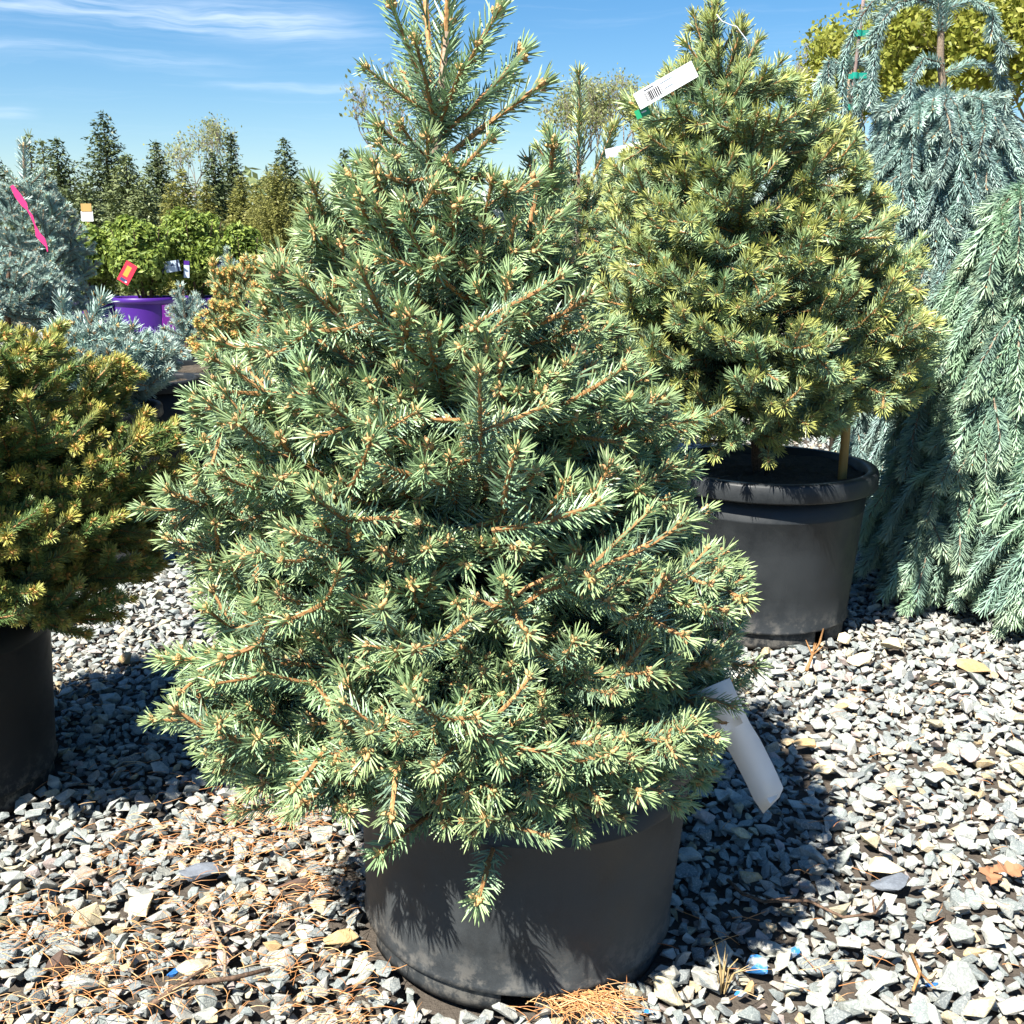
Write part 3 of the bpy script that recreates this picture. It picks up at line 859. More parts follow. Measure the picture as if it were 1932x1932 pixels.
def hero():
    rng = random.Random(21)
    nursery_pot('large dusty black tub in front holding the biggest spruce', pot1_c, .228, .247, .335, 'pot', (-.01, .045), -90)
    Y = pot1_c.y
    rows = [(-40, 830, 860, 840), (30, 800, 880, 838), (120, 770, 900, 836), (180, 735, 960, 834), (250, 705, 1050, 832), (300, 680, 1066, 832), (350, 575, 1085, 836), (430, 560, 1095, 840), (500, 505, 1112, 846), (590, 408, 1165, 852), (660, 388, 1195, 858), (750, 345, 1300, 862), (830, 335, 1322, 866), (900, 300, 1340, 872), (960, 262, 1362, 876), (1060, 280, 1400, 884), (1150, 280, 1420, 892), (1230, 290, 1455, 900), (1300, 305, 1402, 905), (1400, 395, 1345, 915), (1490, 430, 1330, 925)]
    env, z0, z1 = env_px(rows, Y, 0, .94)
    zp = .31
    tr = [Vector((pot1_c.x + .01, Y, zp - .03)), Vector(at(945, 1150, Y)), Vector(at(885, 800, Y)), Vector(at(845, 500, Y)), Vector(at(820, 290, Y)), Vector(at(830, 215, Y)), Vector(at(843, 60, Y))]
    root = thing('spruce_tree', 'biggest spruce with long grey green needles in the front black tub', 'spruce', (pot1_c.x, Y, zp), 'potted spruces')
    C = Conifer(env, z0, z1, tr, .072, rng, [(0, -6, -.03), (.25, 10, .08), (.5, 26, .12), (.7, 40, .12), (.85, 52, .12), (1, 62, .1)], lat=2, uplift=.22, inner=.18, extra=.5, outw=.22, zfront=.335)
    n = 92
    for i in range(n):
        t = ((i + .5) / n) ** 1.05; z = z0 + .01 + (z1 - z0) * .82 * t
        phi = i * GA + rng.uniform(-.3, .3)
        C.main(z, phi, 2)
    # skirt hanging over the rim, mostly on the near side
    for k, (px, py, dyy) in enumerate([(890, 1575, -.26), (1020, 1535, -.24), (1175, 1545, -.22), (1275, 1520, -.15), (1320, 1475, -.06), (800, 1500, -.25), (700, 1490, -.22), (590, 1480, -.2), (470, 1470, -.16), (1080, 1500, -.26), (950, 1490, -.28), (420, 1430, -.1), (330, 1360, -.08), (1180, 1470, -.25), (760, 1440, -.28), (640, 1450, -.26), (1380, 1330, -.08), (840, 1555, -.27), (960, 1540, -.29), (1090, 1560, -.25), (1230, 1500, -.22), (740, 1520, -.22), (660, 1500, -.2), (1130, 1510, -.28), (1000, 1500, -.3), (880, 1500, -.3), (1290, 1440, -.15), (540, 1460, -.2), (1330, 1400, -.08), (800, 1450, -.3), (1060, 1460, -.3)]):
        tip = at(px, py, Y + dyy * 1.12 - .03); base = C.trunk_at(zp + .04 + .015 * k % .1)
        C.branches.append((base, tip, -.16)); C.chain(base, tip, 2 if k % 2 else 1, -.10, .35)
    # the open whorl at the top
    hub = at(822, 235, Y)
    for px, py, dyy in [(738, 8, -.03), (783, 75, -.08), (846, -25, 0), (848, 45, .05), (938, 22, .02), (903, 85, -.09), (985, 98, .03), (690, 128, -.02), (1022, 160, -.03), (715, 240, -.05), (755, 235, -.10), (870, 130, -.1), (800, -30, .08), (960, 150, .09), (760, 140, .07)]:
        tip = at(px, py, Y + dyy); st = hub + Vector((0, 0, rng.uniform(-.02, .01)))
        if py > 150: st = at(825, 310, Y)
        C.segs.append((st, tip, True))
    # a few large plumes that stand out on the near face
    for a, b, dyy in [((905, 870), (905, 700), -.36), ((1010, 1120), (1290, 985), -.33), ((930, 1000), (1130, 950), -.38), ((620, 900), (395, 760), -.2), ((510, 940), (270, 960), -.12), ((950, 950), (975, 850), -.4), ((1180, 1250), (1360, 1075), -.2), ((870, 830), (1030, 765), -.36), ((740, 620), (680, 505), -.25), ((625, 450), (590, 350), -.05), ((870, 620), (1060, 520), -.22), ((660, 920), (700, 830), -.37), ((940, 640), (1110, 560), -.2), ((1000, 790), (1180, 690), -.25)]:
        p, q = at(*a, Y + dyy + .06), at(*b, Y + dyy)
        C.chain(p, q, 1, .06, 0)
    C.trunk_mesh(root, .014, .0035, 'bark_pale'); C.wood(root)
    S = Species(SPA, [.04, .06, .085, .13], 3, True, 1)
    # bare dead sprigs
    mb = MB()
    for a, b, dyy in [((1045, 1085), (915, 1150), -.3), ((840, 1395), (832, 1480), -.32), ((860, 1440), (825, 1520), -.34), ((1360, 1150), (1420, 1155), -.1), ((1290, 1345), (1372, 1362), -.1)]:
        p, q = at(*a, Y + dyy) - root.location, at(*b, Y + dyy) - root.location
        pts = [p.lerp(q, t / 8) + Vector((rng.gauss(0, .001), rng.gauss(0, .001), rng.gauss(0, .0015))) for t in range(9)]
        mb = MB(); mb.tube(pts, [.0024 * rng.uniform(.8, 1.3) for _ in pts], 6)
        for t in pts[1:]:
            for _ in range(3):
                v = Vector((rng.gauss(0, 1), rng.gauss(0, 1), rng.gauss(0, 1))).normalized() * .005
                mb.tube([t, t + v], [.0007, .0003], 3)
        mb.build('bare_sprig', M['stem'], root)
    print('hero segs', len(C.segs))
    place_shoots(root, S, C.segs, 300, rng)
hero()

def second():
    rng = random.Random(33); Y = pot2_c.y
    nursery_pot('black tub with thick rolled rim behind the front spruce at right', pot2_c, .226, .262, .44, 'pot_mid', (0, .0), -58, None, .046, .020)
    rows = [(-40, 1335, 1360, 1348), (10, 1322, 1378, 1350), (60, 1300, 1420, 1354), (130, 1265, 1480, 1360), (200, 1195, 1560, 1366), (260, 1185, 1600, 1372), (340, 1150, 1622, 1380), (420, 1120, 1692, 1388), (510, 1105, 1722, 1395), (600, 1100, 1758, 1400), (670, 1110, 1765, 1405), (730, 1140, 1720, 1410), (775, 1180, 1610, 1415), (830, 1250, 1500, 1420)]
    env, z0, z1 = env_px(rows, Y)
    tr = [Vector((pot2_c.x - .02, Y, .39))] + [Vector(at(x, y, Y)) for x, y in ((1420, 700), (1395, 500), (1370, 250), (1350, 60), (1346, -30))]
    root = thing('spruce_tree', 'dense cone shaped spruce with yellow green tips in the right black tub', 'spruce', (pot2_c.x, Y, .40), 'potted spruces')
    C = Conifer(env, z0, z1, tr, .088, rng, [(0, -12, .0), (.2, 2, .08), (.5, 22, .12), (.75, 42, .12), (1, 64, .08)], lat=2, uplift=.34, inner=.2, extra=.6, outw=.6, spread=38)
    n = 92
    for i in range(n):
        t = ((i + .5) / n) ** 1.15; z = z0 + .02 + (z1 - z0) * .93 * t; C.main(z, i * GA + rng.uniform(-.3, .3), 2)
    for px, py, dyy in [(1450, 870, -.30), (1380, 840, -.33), (1530, 790, -.3), (1300, 820, -.3), (1600, 770, -.2), (1680, 745, -.1), (1250, 780, -.28), (1350, 860, -.26), (1480, 820, -.33), (1560, 760, -.3)]:
        tip = at(px, py, Y + dyy); base = C.trunk_at(.52); C.branches.append((base, tip, -.12)); C.chain(base, tip, 2, -.12, .45)
    C.segs.append((at(1352, 95, Y), at(1343, -25, Y), True))
    for px, py in ((1310, 30), (1325, 95), (1400, 55), (1430, 75), (1388, 90), (1292, 120), (1220, 190), (1190, 195)):
        C.segs.append((at(1352 + (px - 1352) * .45, py + 75, Y), at(px, py, Y + rng.uniform(-.04, .04)), True))
    C.trunk_mesh(root, .016, .004); C.wood(root, .006)
    print('second segs', len(C.segs))
    place_shoots(root, Species(SPB, [.05, .07, .1], 3, False, 2), C.segs, 300, rng)
    # stake
    a = at(1590, 884, Y - .10); mb = MB(); c = Vector((a.x, a.y, .36))
    mb.tube([(0, 0, 0), (.001, 0, .25), (.0, .02, .62)], [.0115, .0115, .011], 12)
    tag(mb.build('wooden_stake', M['bamboo'], None, c, True), 'tan wooden stake standing in the soil of the right black tub', 'stake')
M['pot_mid'] = mat('scuffed_black_plastic', pot_fn(.45), .42, .4)
second()

def left_dwarf():
    rng = random.Random(44); Y = potL_c.y
    nursery_pot('black tub in deep shade at the left picture edge', potL_c, .205, .228, .40, 'pot_clean', (0, 0), -50)
    rows = [(585, -130, 10, -60), (615, -260, 95, -62), (680, -330, 200, -65), (760, -400, 285, -68), (850, -440, 325, -70), (950, -460, 338, -74), (1040, -450, 318, -78), (1120, -420, 275, -82), (1180, -370, 215, -86), (1215, -300, 130, -90)]
    env, z0, z1 = env_px(rows, Y)
    tr = [Vector((potL_c.x, Y, .36)), Vector(at(-85, 1000, Y)), Vector(at(-65, 800, Y)), Vector(at(-60, 640, Y))]
    root = thing('spruce_tree', 'dark dwarf spruce with golden buds cut by the left picture edge', 'spruce', (potL_c.x, Y, .37), 'potted spruces')
    C = Conifer(env, z0, z1, tr, .075, rng, [(0, -20, .0), (.3, 2, .08), (.6, 28, .12), (1, 62, .05)], lat=2, uplift=.34, inner=.2, extra=.5, latang=(35, 58), outw=.55)
    n = 66
    for i in range(n):
        t = ((i + .5) / n); z = z0 + .02 + (z1 - z0) * .95 * t; C.main(z, i * GA + rng.uniform(-.3, .3), 2)
    C.trunk_mesh(root, .02, .006); C.wood(root)
    print('left segs', len(C.segs))
    place_shoots(root, Species(SPC, [.04, .06, .085], 3, True, 3), C.segs, 300, rng)
left_dwarf()

# ------------------------------------------------------------------ weeping blue spruces
class Weeper:
    def __init__(s, rng, seg=.08): s.rng = rng; s.segs = []; s.arms = []; s.seg = seg
    def strand(s, p0, phi, rho, hang, rise=.06, lat=2, zfloor=.03, side=.35, latlen=(.08, .2), dens=1.0, first=0):
        rng = s.rng; pts = [p0.copy()]; out = Vector((math.cos(phi), math.sin(phi), 0)); tot = rho + hang; u = 0; v = Vector((0, 0, 0)); k = 0
        while u < tot:
            f = u / tot; st = s.seg * rng.uniform(.9, 1.1); fo = min(1, u / max(rho, .01))
            d = out * max(.05, 1 - fo ** 1.4) + Vector((0, 0, rise * 6 * max(0, .5 - fo) - fo ** 1.2 * 1.25)) + Vector((rng.gauss(0, .09), rng.gauss(0, .09), 0)); d.normalize()
            q = pts[-1] + d * st
            if q.z < zfloor: break
            pts.append(q); u += st
        n = len(pts) - 1
        if n < 1: return
        s.arms.append(pts)
        for i in range(n):
            if i >= first: s.segs.append((pts[i], pts[i + 1], i == n - 1))
            if i >= 1 and rng.random() < dens:
                t = (pts[i + 1] - pts[i]).normalized(); sd = t.cross(Vector((0, 0, 1)))
                sd = sd.normalized() if sd.length > .1 else Vector((math.sin(phi), -math.cos(phi), 0))
                for j in range(lat):
                    sg = 1 if j % 2 == 0 else -1; L = rng.uniform(*latlen); p = pts[i]
                    d = (t * .8 + sd * sg * rng.uniform(.2, 1.0) + out * rng.uniform(-.2, .55) + Vector((0, 0, rng.uniform(-.35, .1)))).normalized()
                    m = max(1, round(L / s.seg))
                    for w in range(m):
                        q = p + d * (L / m)
                        if q.z < zfloor: break
                        s.segs.append((p, q, w == m - 1)); p = q; d = (d + Vector((0, 0, -.55)) + Vector((rng.gauss(0, .08), rng.gauss(0, .08), 0))).normalized()
    def wood(s, root, r=.004):
        for pts in s.arms:
            mb = MB(); pp = [p - root.location for p in pts[:max(2, int(len(pts) * .8))]]
            mb.tube(pp, [r * (1 - .6 * i / len(pp)) for i in range(len(pp))], 6); mb.build('branch', M['bark'], root, smooth=True)
def straight_trunk(root, pts, r0, r1, m='bark_pale'):
    mb = MB(); n = len(pts); mb.tube([p - root.location for p in pts], [r0 + (r1 - r0) * i / (n - 1) for i in range(n)], 10)
    return mb.build('trunk', M[m], root, smooth=True)

def weepers():
    # rear one with the bare stem and the hanging curtain
    rng = random.Random(5); Y = 3.75
    g = at(1790, 700, Y); base = Vector((g.x, Y, 0)); root = thing('weeping_spruce', 'tall blue weeping spruce with bare upper stem at top right', 'weeping spruce', base, 'blue weeping spruces')
    W = Weeper(rng, .085)
    straight_trunk(root, [base] + [Vector(at(x, y, Y)) for x, y in ((1785, 400), (1782, 200), (1774, 110), (1776, 40), (1782, -160))], .016, .009)
    for ya, yb in ((-60, -20), (-20, 20), (20, 60), (165, 205), (205, 250)):
        for dx in (-7, 6): W.segs.append((at(1778 + dx, yb, Y - .01), at(1779 + dx, ya, Y - .01), False))
    def whorl(px, py, n, rho, hang, ph0=0, **k):
        for i in range(n):
            W.strand(at(px, py + rng.uniform(-14, 14), Y), ph0 + i * 6.283 / n + rng.uniform(-.25, .25), rng.uniform(*rho), rng.uniform(*hang), **k)
    W.strand(at(1775, -5, Y), math.pi + .15, .44, .16, .05, 0, first=0); W.strand(at(1775, 10, Y), math.pi + .5, .33, .12, .05, 1, latlen=(.06, .1), dens=.4)
    W.strand(at(1776, 20, Y), -.35, .22, .05, .1, 1, latlen=(.06, .1), dens=.5)
    W.strand(at(1780, 140, Y), -.2, .24, .06, .13, 1, latlen=(.06, .1), dens=.4)
    W.strand(at(1776, 120, Y), math.pi + .7, .16, .18, .03, 1, latlen=(.06, .1), dens=.6)
    whorl(1782, 190, 9, (.16, .27), (.25, .42), .2, lat=2, latlen=(.10, .24), rise=.07)
    whorl(1784, 230, 8, (.2, .3), (.3, .5), .6, lat=2, latlen=(.10, .26), rise=.04)
    whorl(1786, 330, 9, (.14, .28), (.3, .5), .1, lat=2, latlen=(.1, .25), rise=.03)
    whorl(1787, 450, 9, (.18, .30), (.35, .55), .4, lat=2, latlen=(.1, .25), rise=.02)
    whorl(1788, 600, 10, (.2, .34), (.3, .55), .7, lat=2, latlen=(.1, .25), rise=.02)
    whorl(1788, 760, 9, (.22, .34), (.3, .4), .3, lat=2, latlen=(.1, .25), rise=.02)
    W.wood(root); print('weep1', len(W.segs)); place_shoots(root, Species(SPD, [.06, .09, .12], 3, False, 4), W.segs, 300, rng)

    # near one: a mantle sweeping down to the gravel at the right edge
    rng = random.Random(6); Y = 3.0; g = at(2030, 800, Y); base = Vector((g.x, Y, 0))
    root = thing('weeping_spruce', 'low spreading weeping spruce trailing onto gravel at the right edge', 'weeping spruce', base, 'blue weeping spruces')
    W = Weeper(rng, .085)
    straight_trunk(root, [base, Vector(at(2025, 700, Y)), Vector(at(2020, 420, Y)), Vector(at(2015, 330, Y))], .03, .016)
    for (py, n, rho, hang) in ((345, 8, (.14, .3), (.45, .7)), (420, 9, (.2, .36), (.5, .75)), (520, 10, (.30, .44), (.5, .75)), (620, 10, (.42, .60), (.50, .75)), (740, 11, (.50, .68), (.45, .7)), (860, 11, (.52, .70), (.35, .6)), (980, 9, (.5, .68), (.2, .45))):
        for i in range(n):
            ph = math.pi * .78 + (i + rng.random()) / n * math.pi * 1.0       # fan over the visible half, left to front
            W.strand(at(2022, py + rng.uniform(-20, 20), Y), ph, rng.uniform(*rho), rng.uniform(*hang), rise=.03, lat=2, latlen=(.10, .28))
        for i in range(5): W.strand(at(2022, py, Y), -1.0 + i * .7, rng.uniform(*rho), rng.uniform(*hang), lat=2, latlen=(.1, .2))
    W.wood(root, .005); print('weep2', len(W.segs)); place_shoots(root, Species(SPT, [.06, .09, .12], 3, False, 5), W.segs, 300, rng)

    # small staked leader between the second spruce and the tall weeper
    rng = random.Random(7); Y = 3.9; g = at(1600, 500, Y); base = Vector((g.x, Y, 0))
    root = thing('weeping_spruce', 'small weeping spruce leader tied to a stake behind the right spruce', 'weeping spruce', base, 'blue weeping spruces')
    W = Weeper(rng, .075)
    top = Vector(at(1606, 118, Y)); straight_trunk(root, [base, Vector(at(1598, 300, Y)), Vector(at(1600, 200, Y)), top], .014, .007)
    for py, ph, rho, hang in ((120, .2, .05, .1), (125, 3.4, .05, .12), (135, 3.0, .10, .22), (150, .1, .10, .2), (170, -1.2, .08, .22), (190, 3.6, .10, .25), (200, -.4, .12, .22), (240, 3.1, .12, .25), (260, -1.8, .12, .25), (290, .1, .14, .25)):
        W.strand(at(1603, py, Y), ph, rho, hang, lat=1, latlen=(.06, .1), dens=.6)
    for py in (112, 124): W.segs.append((at(1606, 135, Y), at(1598 + py % 10, py - 22, Y), True))
    W.wood(root, .003); place_shoots(root, Species(SPD, [.06, .09], 2, False, 6), W.segs, 60, rng)
    stt = thing('plant_stake', 'thin bamboo stake beside the small tied weeping leader', 'stake', (at(1616, 500, Y)).to_tuple()[0:2] + (0,))
    mb = MB(); mb.tube([(0, 0, 0), Vector(at(1600, 250, Y - .012)) - stt.location, Vector(at(1622, 60, Y - .012)) - stt.location, Vector(at(1634, -40, Y - .012)) - stt.location], [.007, .007, .006, .006], 8); mb.build('pole', M['twig_pink'], stt, smooth=True)
    for (px, py), nm in zip(((1620, 63), (1613, 143), (1601, 203)), ('topmost', 'middle', 'lowest')):
        c = Vector(at(px, py, Y - .012)); o = thing('tie_tape', f'{nm} green tie tape on the thin bamboo stake', 'plant tie', c, 'green ties on the bamboo stake')
        mb = MB(); V = []; h = .010
        for z in (-h, h):
            for r in (.0105, .0117):
                for k in range(16): V.append((r * math.cos(k * .3927), r * math.sin(k * .3927), z))
        F = []
        for k in range(16):
            k2 = (k + 1) % 16; F += [(16 + k, 16 + k2, 48 + k2, 48 + k), (k2, k, 32 + k, 32 + k2), (32 + k, 48 + k, 48 + k2, 32 + k2), (k, k2, 16 + k2, 16 + k)]
        mb.add(V, F); mb.box((.024, -.004, .0), (.03, .002, .018)); mb.box((-.016, -.006, -.003), (.016, .002, .016)); mb.build('band', M['teal_tie'], o)
weepers()

# ------------------------------------------------------------------ smaller spruces behind
def bush(label, rows, Y, species, seg, n, rng, slope, base_px, parts, group='spruces in the rows behind', lat=2, uplift=.25, pot=None, cat='spruce', leader=None, inner=.4):
    env, z0, z1 = env_px(rows, Y)
    bx = at(base_px, 700, Y).x; zb = pot[2] if pot else .0
    root = thing('spruce_tree', label, cat, (bx, Y, zb), group)
    C = Conifer(env, z0, z1, [Vector((bx, Y, zb)), Vector((env((z0 + z1) / 2)[0], Y, (z0 + z1) / 2)), Vector((env(z1)[0], Y, z1))], seg, rng, slope, lat=lat, uplift=uplift, inner=inner, extra=.4)
    for i in range(n):
        t = (i + .5) / n; C.main(z0 + (z1 - z0) * .95 * t, i * GA + rng.uniform(-.3, .3), 2)
    if leader:
        for a, b in leader: C.segs.append((at(*a, Y), at(*b, Y), True))
    C.trunk_mesh(root, .016, .005); place_shoots(root, species, C.segs, parts, rng)
    print(label[:30], len(C.segs))
    return root
def middle_row():
    rng = random.Random(8)
    SB = Species(SPE, [.07, .10], 3, False, 7); SBn = Species(dict(SPD, dens=1500, nbud=(2, 4), bud=.0075, ms=M['stem']), [.07, .11], 3, False, 8); SG = Species(SPG, [.05, .08], 3, False, 9); SF = Species(dict(SPB, dens=900, rad=.0013), [.07, .1], 3, False, 10)
    # black tubs standing behind
    def tub(pxr, py, Y, label, r=.2):
        z = at(966, py, Y).z; e = at(pxr, py, Y)
        c = Vector((e.x - r - .012, Y, 0)); nursery_pot(label, c, r * .84, r, z, 'pot_clean', (0, 0), -70, 'black tubs in the row behind', .035, .012); return c, z
    c1, zz1 = tub(371, 714, 3.75, 'empty looking black tub with open rim behind the left dwarf spruce')
    c2, zz2 = tub(300, 766, 3.3, 'black tub just behind the left dwarf spruce, nearest of its row')
    c3, zz3 = tub(520, 690, 4.15, 'black tub under the golden budded spruce, half hidden by front spruce', .24)
    bush('low blue spruce spreading over the black tubs at left', [(585, 120, 200, 160), (625, 95, 262, 185), (655, 85, 340, 200), (690, 88, 335, 200), (720, 105, 300, 200), (755, 130, 270, 200), (785, 170, 250, 205)], 3.35, SBn, .10, 52, rng,
         [(0, -10, 0), (.5, 25, .1), (1, 50, 0)], 200, 200, pot=(0, 0, zz2 - .03), leader=[((118, 660), (116, 565)), ((140, 660), (192, 566)), ((225, 700), (250, 618)), ((290, 700), (310, 640))])
    bush('golden budded spruce partly hidden left of the front spruce', [(480, 440, 540, 500), (530, 400, 590, 500), (590, 372, 620, 500), (650, 362, 640, 500), (700, 400, 620, 500)], 4.15, SG, .07, 46, rng, [(0, -5, 0), (.5, 25, .1), (1, 58, 0)], 500, 160, pot=(0, 0, zz3 - .03),
         leader=[((410, 560), (402, 495)), ((445, 560), (462, 490)), ((480, 560), (470, 505))])
    bush('pale silvery blue globe spruce cut by the left edge', [(475, -30, 60, 20), (520, -80, 112, 15), (570, -100, 125, 12), (620, -90, 115, 10)], 4.9, SB, .075, 40, rng, [(0, 0, 0), (.5, 25, .1), (1, 58, 0)], 10, 150, lat=2)
    r = bush('blue spruce wearing a pink ribbon at the left edge', [(330, 25, 75, 48), (365, -15, 112, 45), (420, -60, 150, 42), (480, -80, 170, 40), (550, -80, 172, 40), (620, -70, 165, 40)], 5.6, SB, .09, 56, rng, [(0, 0, 0), (.5, 25, .1), (1, 58, 0)], 40, 200,
             leader=[((48, 355), (45, 275)), ((48, 360), (12, 325)), ((48, 360), (85, 320)), ((48, 365), (5, 350)), ((48, 362), (95, 345))])
    bush('small blue spruce tip between the purple pot and golden spruce', [(545, 330, 365, 345), (575, 318, 385, 350), (620, 305, 400, 352), (680, 300, 410, 352)], 4.6, SB, .08, 26, rng, [(0, 0, 0), (.5, 25, .1), (1, 58, 0)], 350, 40, leader=[((345, 590), (340, 540))])
    bush('small blue spruce top showing below the yellow label', [(480, 418, 440, 428), (510, 408, 448, 428), (560, 400, 460, 428)], 6.6, SB, .09, 10, rng, [(0, 0, 0), (.5, 25, .1), (1, 58, 0)], 428, 30, leader=[((428, 505), (428, 470))])
    bush('hazy spruce with tall bare leader between the two large spruces', [(300, 1050, 1130, 1092), (350, 1000, 1190, 1092), (420, 970, 1220, 1092), (500, 950, 1240, 1092), (600, 940, 1250, 1092), (700, 940, 1250, 1092)], 4.7, SF, .09, 64, rng, [(0, 0, 0), (.5, 25, .1), (1, 58, 0)], 1092, 200,
         leader=[((1092, 230), (1092, 140)), ((1090, 330), (1092, 230)), ((1120, 330), (1158, 240)), ((1150, 330), (1150, 250)), ((1080, 330), (1035, 250)), ((1060, 340), (1015, 280)), ((1175, 340), (1185, 285))])
middle_row()
# ------------------------------------------------------------------ shrubs in purple pots
def leaf_crown(mb, c, rx, rz, n, size, rng, mi=0, hollow=.55, tint=(0, 1)):
    for i in range(n):
        while True:
            v = Vector((rng.uniform(-1, 1), rng.uniform(-1, 1), rng.uniform(-1, 1)))
            if hollow < v.length < 1: break
        lump = .82 + .25 * math.sin(v.x * 5 + c[0] * 3) * math.sin(v.y * 4 + 1) * math.sin(v.z * 6 + c[1])
        p = Vector((c[0] + v.x * rx * lump, c[1] + v.y * rx * lump, c[2] + v.z * rz * lump))
        a = (v.normalized() + Vector((rng.gauss(0, .6), rng.gauss(0, .6), rng.gauss(.35, .6)))).normalized()
        u = a.cross(Vector((rng.gauss(0, 1), rng.gauss(0, 1), rng.gauss(0, 1)))).normalized(); w = a.cross(u); s = size * rng.uniform(.6, 1.3)
        mb.add([tuple(p - u * s), tuple(p + w * s * .42 + a * s * .12), tuple(p + u * s), tuple(p - w * s * .42 + a * s * .12)], [(0, 1, 2), (0, 2, 3)], mi, rng.uniform(*tint))

def text_mesh(txt, size, m, name='lettering'):
    cu = bpy.data.curves.new(name, 'FONT'); cu.body = txt; cu.size = size; cu.align_x = 'CENTER'; cu.align_y = 'CENTER'; cu.extrude = .0004
    o = bpy.data.objects.new(name, cu); COL.objects.link(o); bpy.context.view_layer.update()
    me = bpy.data.meshes.new_from_object(o.evaluated_get(bpy.context.evaluated_depsgraph_get()))
    bpy.data.objects.remove(o); me.materials.clear(); me.materials.append(M[m]); return me
def wrap(me, r, z, a0):
    for v in me.vertices:
        a = a0 + v.co.x / r; rr = r + v.co.z
        v.co = Vector((rr * math.cos(a), rr * math.sin(a), z + v.co.y))

def shrubs():
    rng = random.Random(14)
    specs = [(178, 8.3, 'leafy green shrub in the shaded purple pot at far left of its row', 'dark violet pot in shade, left of the lettered purple pot', 415, 120),
             (275, 8.0, 'leafy green shrub with red label in the lettered purple pot', 'bright purple pot with pale lettering under the leafy shrubs', 408, 110),
             (372, 8.4, 'leafy yellow green shrub with the grey label, third in its row', 'purple pot mostly hidden behind the small blue spruce tip', 390, 115),
             (462, 9.0, 'leafy green shrub beside the pale yellow label, last in its row', 'purple pot hidden behind the golden budded spruce', 425, 90)]
    for i, (px, Y, lab, plab, ytop, w) in enumerate(specs):
        top = at(px, 560, Y); h = top.z; c = Vector((top.x, Y, 0))
        root = thing('purple_pot', plab, 'plant pot', c, 'purple pots under the shrubs'); N = 48; r1 = .225; r0 = .19
        mb = MB(); prof = [(r0, 0), (r0 + .028, h * .8), (r1 - .006, h - .04)]
        V = [(r * math.cos(2 * math.pi * k / N), r * math.sin(2 * math.pi * k / N), z) for r, z in prof for k in range(N)]
        mb.add(V, [(a * N + k, a * N + (k + 1) % N, (a + 1) * N + (k + 1) % N, (a + 1) * N + k) for a in range(len(prof) - 1) for k in range(N)]); mb.build('wall', M['purple'], root, smooth=True)
        mb = MB(); prof = [(r1 - .008, h - .042), (r1 + .012, h - .04), (r1 + .014, h - .003), (r1 + .008, h), (r1 - .01, h - .002), (r1 - .012, h - .06)]
        V = [(r * math.cos(2 * math.pi * k / N), r * math.sin(2 * math.pi * k / N), z) for r, z in prof for k in range(N)]
        mb.add(V, [(a * N + k, a * N + (k + 1) % N, (a + 1) * N + (k + 1) % N, (a + 1) * N + k) for a in range(len(prof) - 1) for k in range(N)]); mb.build('rim', M['purple'], root, smooth=True)
        mb = MB(); V = [(0, 0, h - .04)] + [((r1 - .011) * math.cos(2 * math.pi * k / 32), (r1 - .011) * math.sin(2 * math.pi * k / 32), h - .045) for k in range(32)]
        mb.add(V, [(0, 1 + k, 1 + (k + 1) % 32) for k in range(32)]); mb.build('soil', M['soil'], root)
        if i < 2:
            me = text_mesh('EDITIONS', .062, 'lilac'); wrap(me, r0 + .024, h * .64, R(-86)); link('lettering', me, root)
            mb = MB()
            for k in range(7): 
                a = R(-92 + k * 2.2); rr = r0 + .022; mb.box((rr * math.cos(a), rr * math.sin(a), h * .52), (.007, .003, .005), 0, Matrix.Rotation(a + math.pi / 2, 4, 'Z'))
            mb.build('small_print', M['lilac'], root)
        if i == 1:
            mb = MB(); V = []; F = []
            for z in (h * .35, h - .05):
                for k in range(5):
                    a = R(-44 + k * 8); rr = r0 + .033 * z / h + .006; V.append((rr * math.cos(a), rr * math.sin(a), z))
            mb.add(V, [(k, k + 1, 6 + k, 5 + k) for k in range(4)]); o = mb.build('side_label', M['magenta'], root); md = o.modifiers.new('t', 'SOLIDIFY'); md.thickness = .002
        sh = thing('leafy_shrub', lab, 'shrub', (c.x, Y, h - .05), 'leafy shrubs in purple pots')
        ztop = at(px, ytop, Y).z - (h - .05); rad = w / 2029 * Y * .62
        mb = MB()
        for s_ in range(7):
            a = s_ * GA; mb.tube([(0.03 * math.cos(a), .03 * math.sin(a), 0), (rad * .5 * math.cos(a), rad * .5 * math.sin(a), ztop * .5), (rad * .75 * math.cos(a), rad * .75 * math.sin(a), ztop * .85)], [.009, .006, .003], 5)
        mb.build('stem', M['bark'], sh)
        mb = MB(); leaf_crown(mb, (0, 0, ztop * .55), rad, ztop * .5, 3600, .026, rng)
        for k in range(9):
            a = rng.uniform(0, 6.28); rr = rad * rng.uniform(.2, .8); leaf_crown(mb, (rr * math.cos(a), rr * math.sin(a), ztop * rng.uniform(.35, .95)), rad * .42, ztop * .16, 420, .024, rng, 0, .3)
        o = mb.build('foliage', M['leaf_shrub'], sh); o['kind'] = 'stuff'
shrubs()

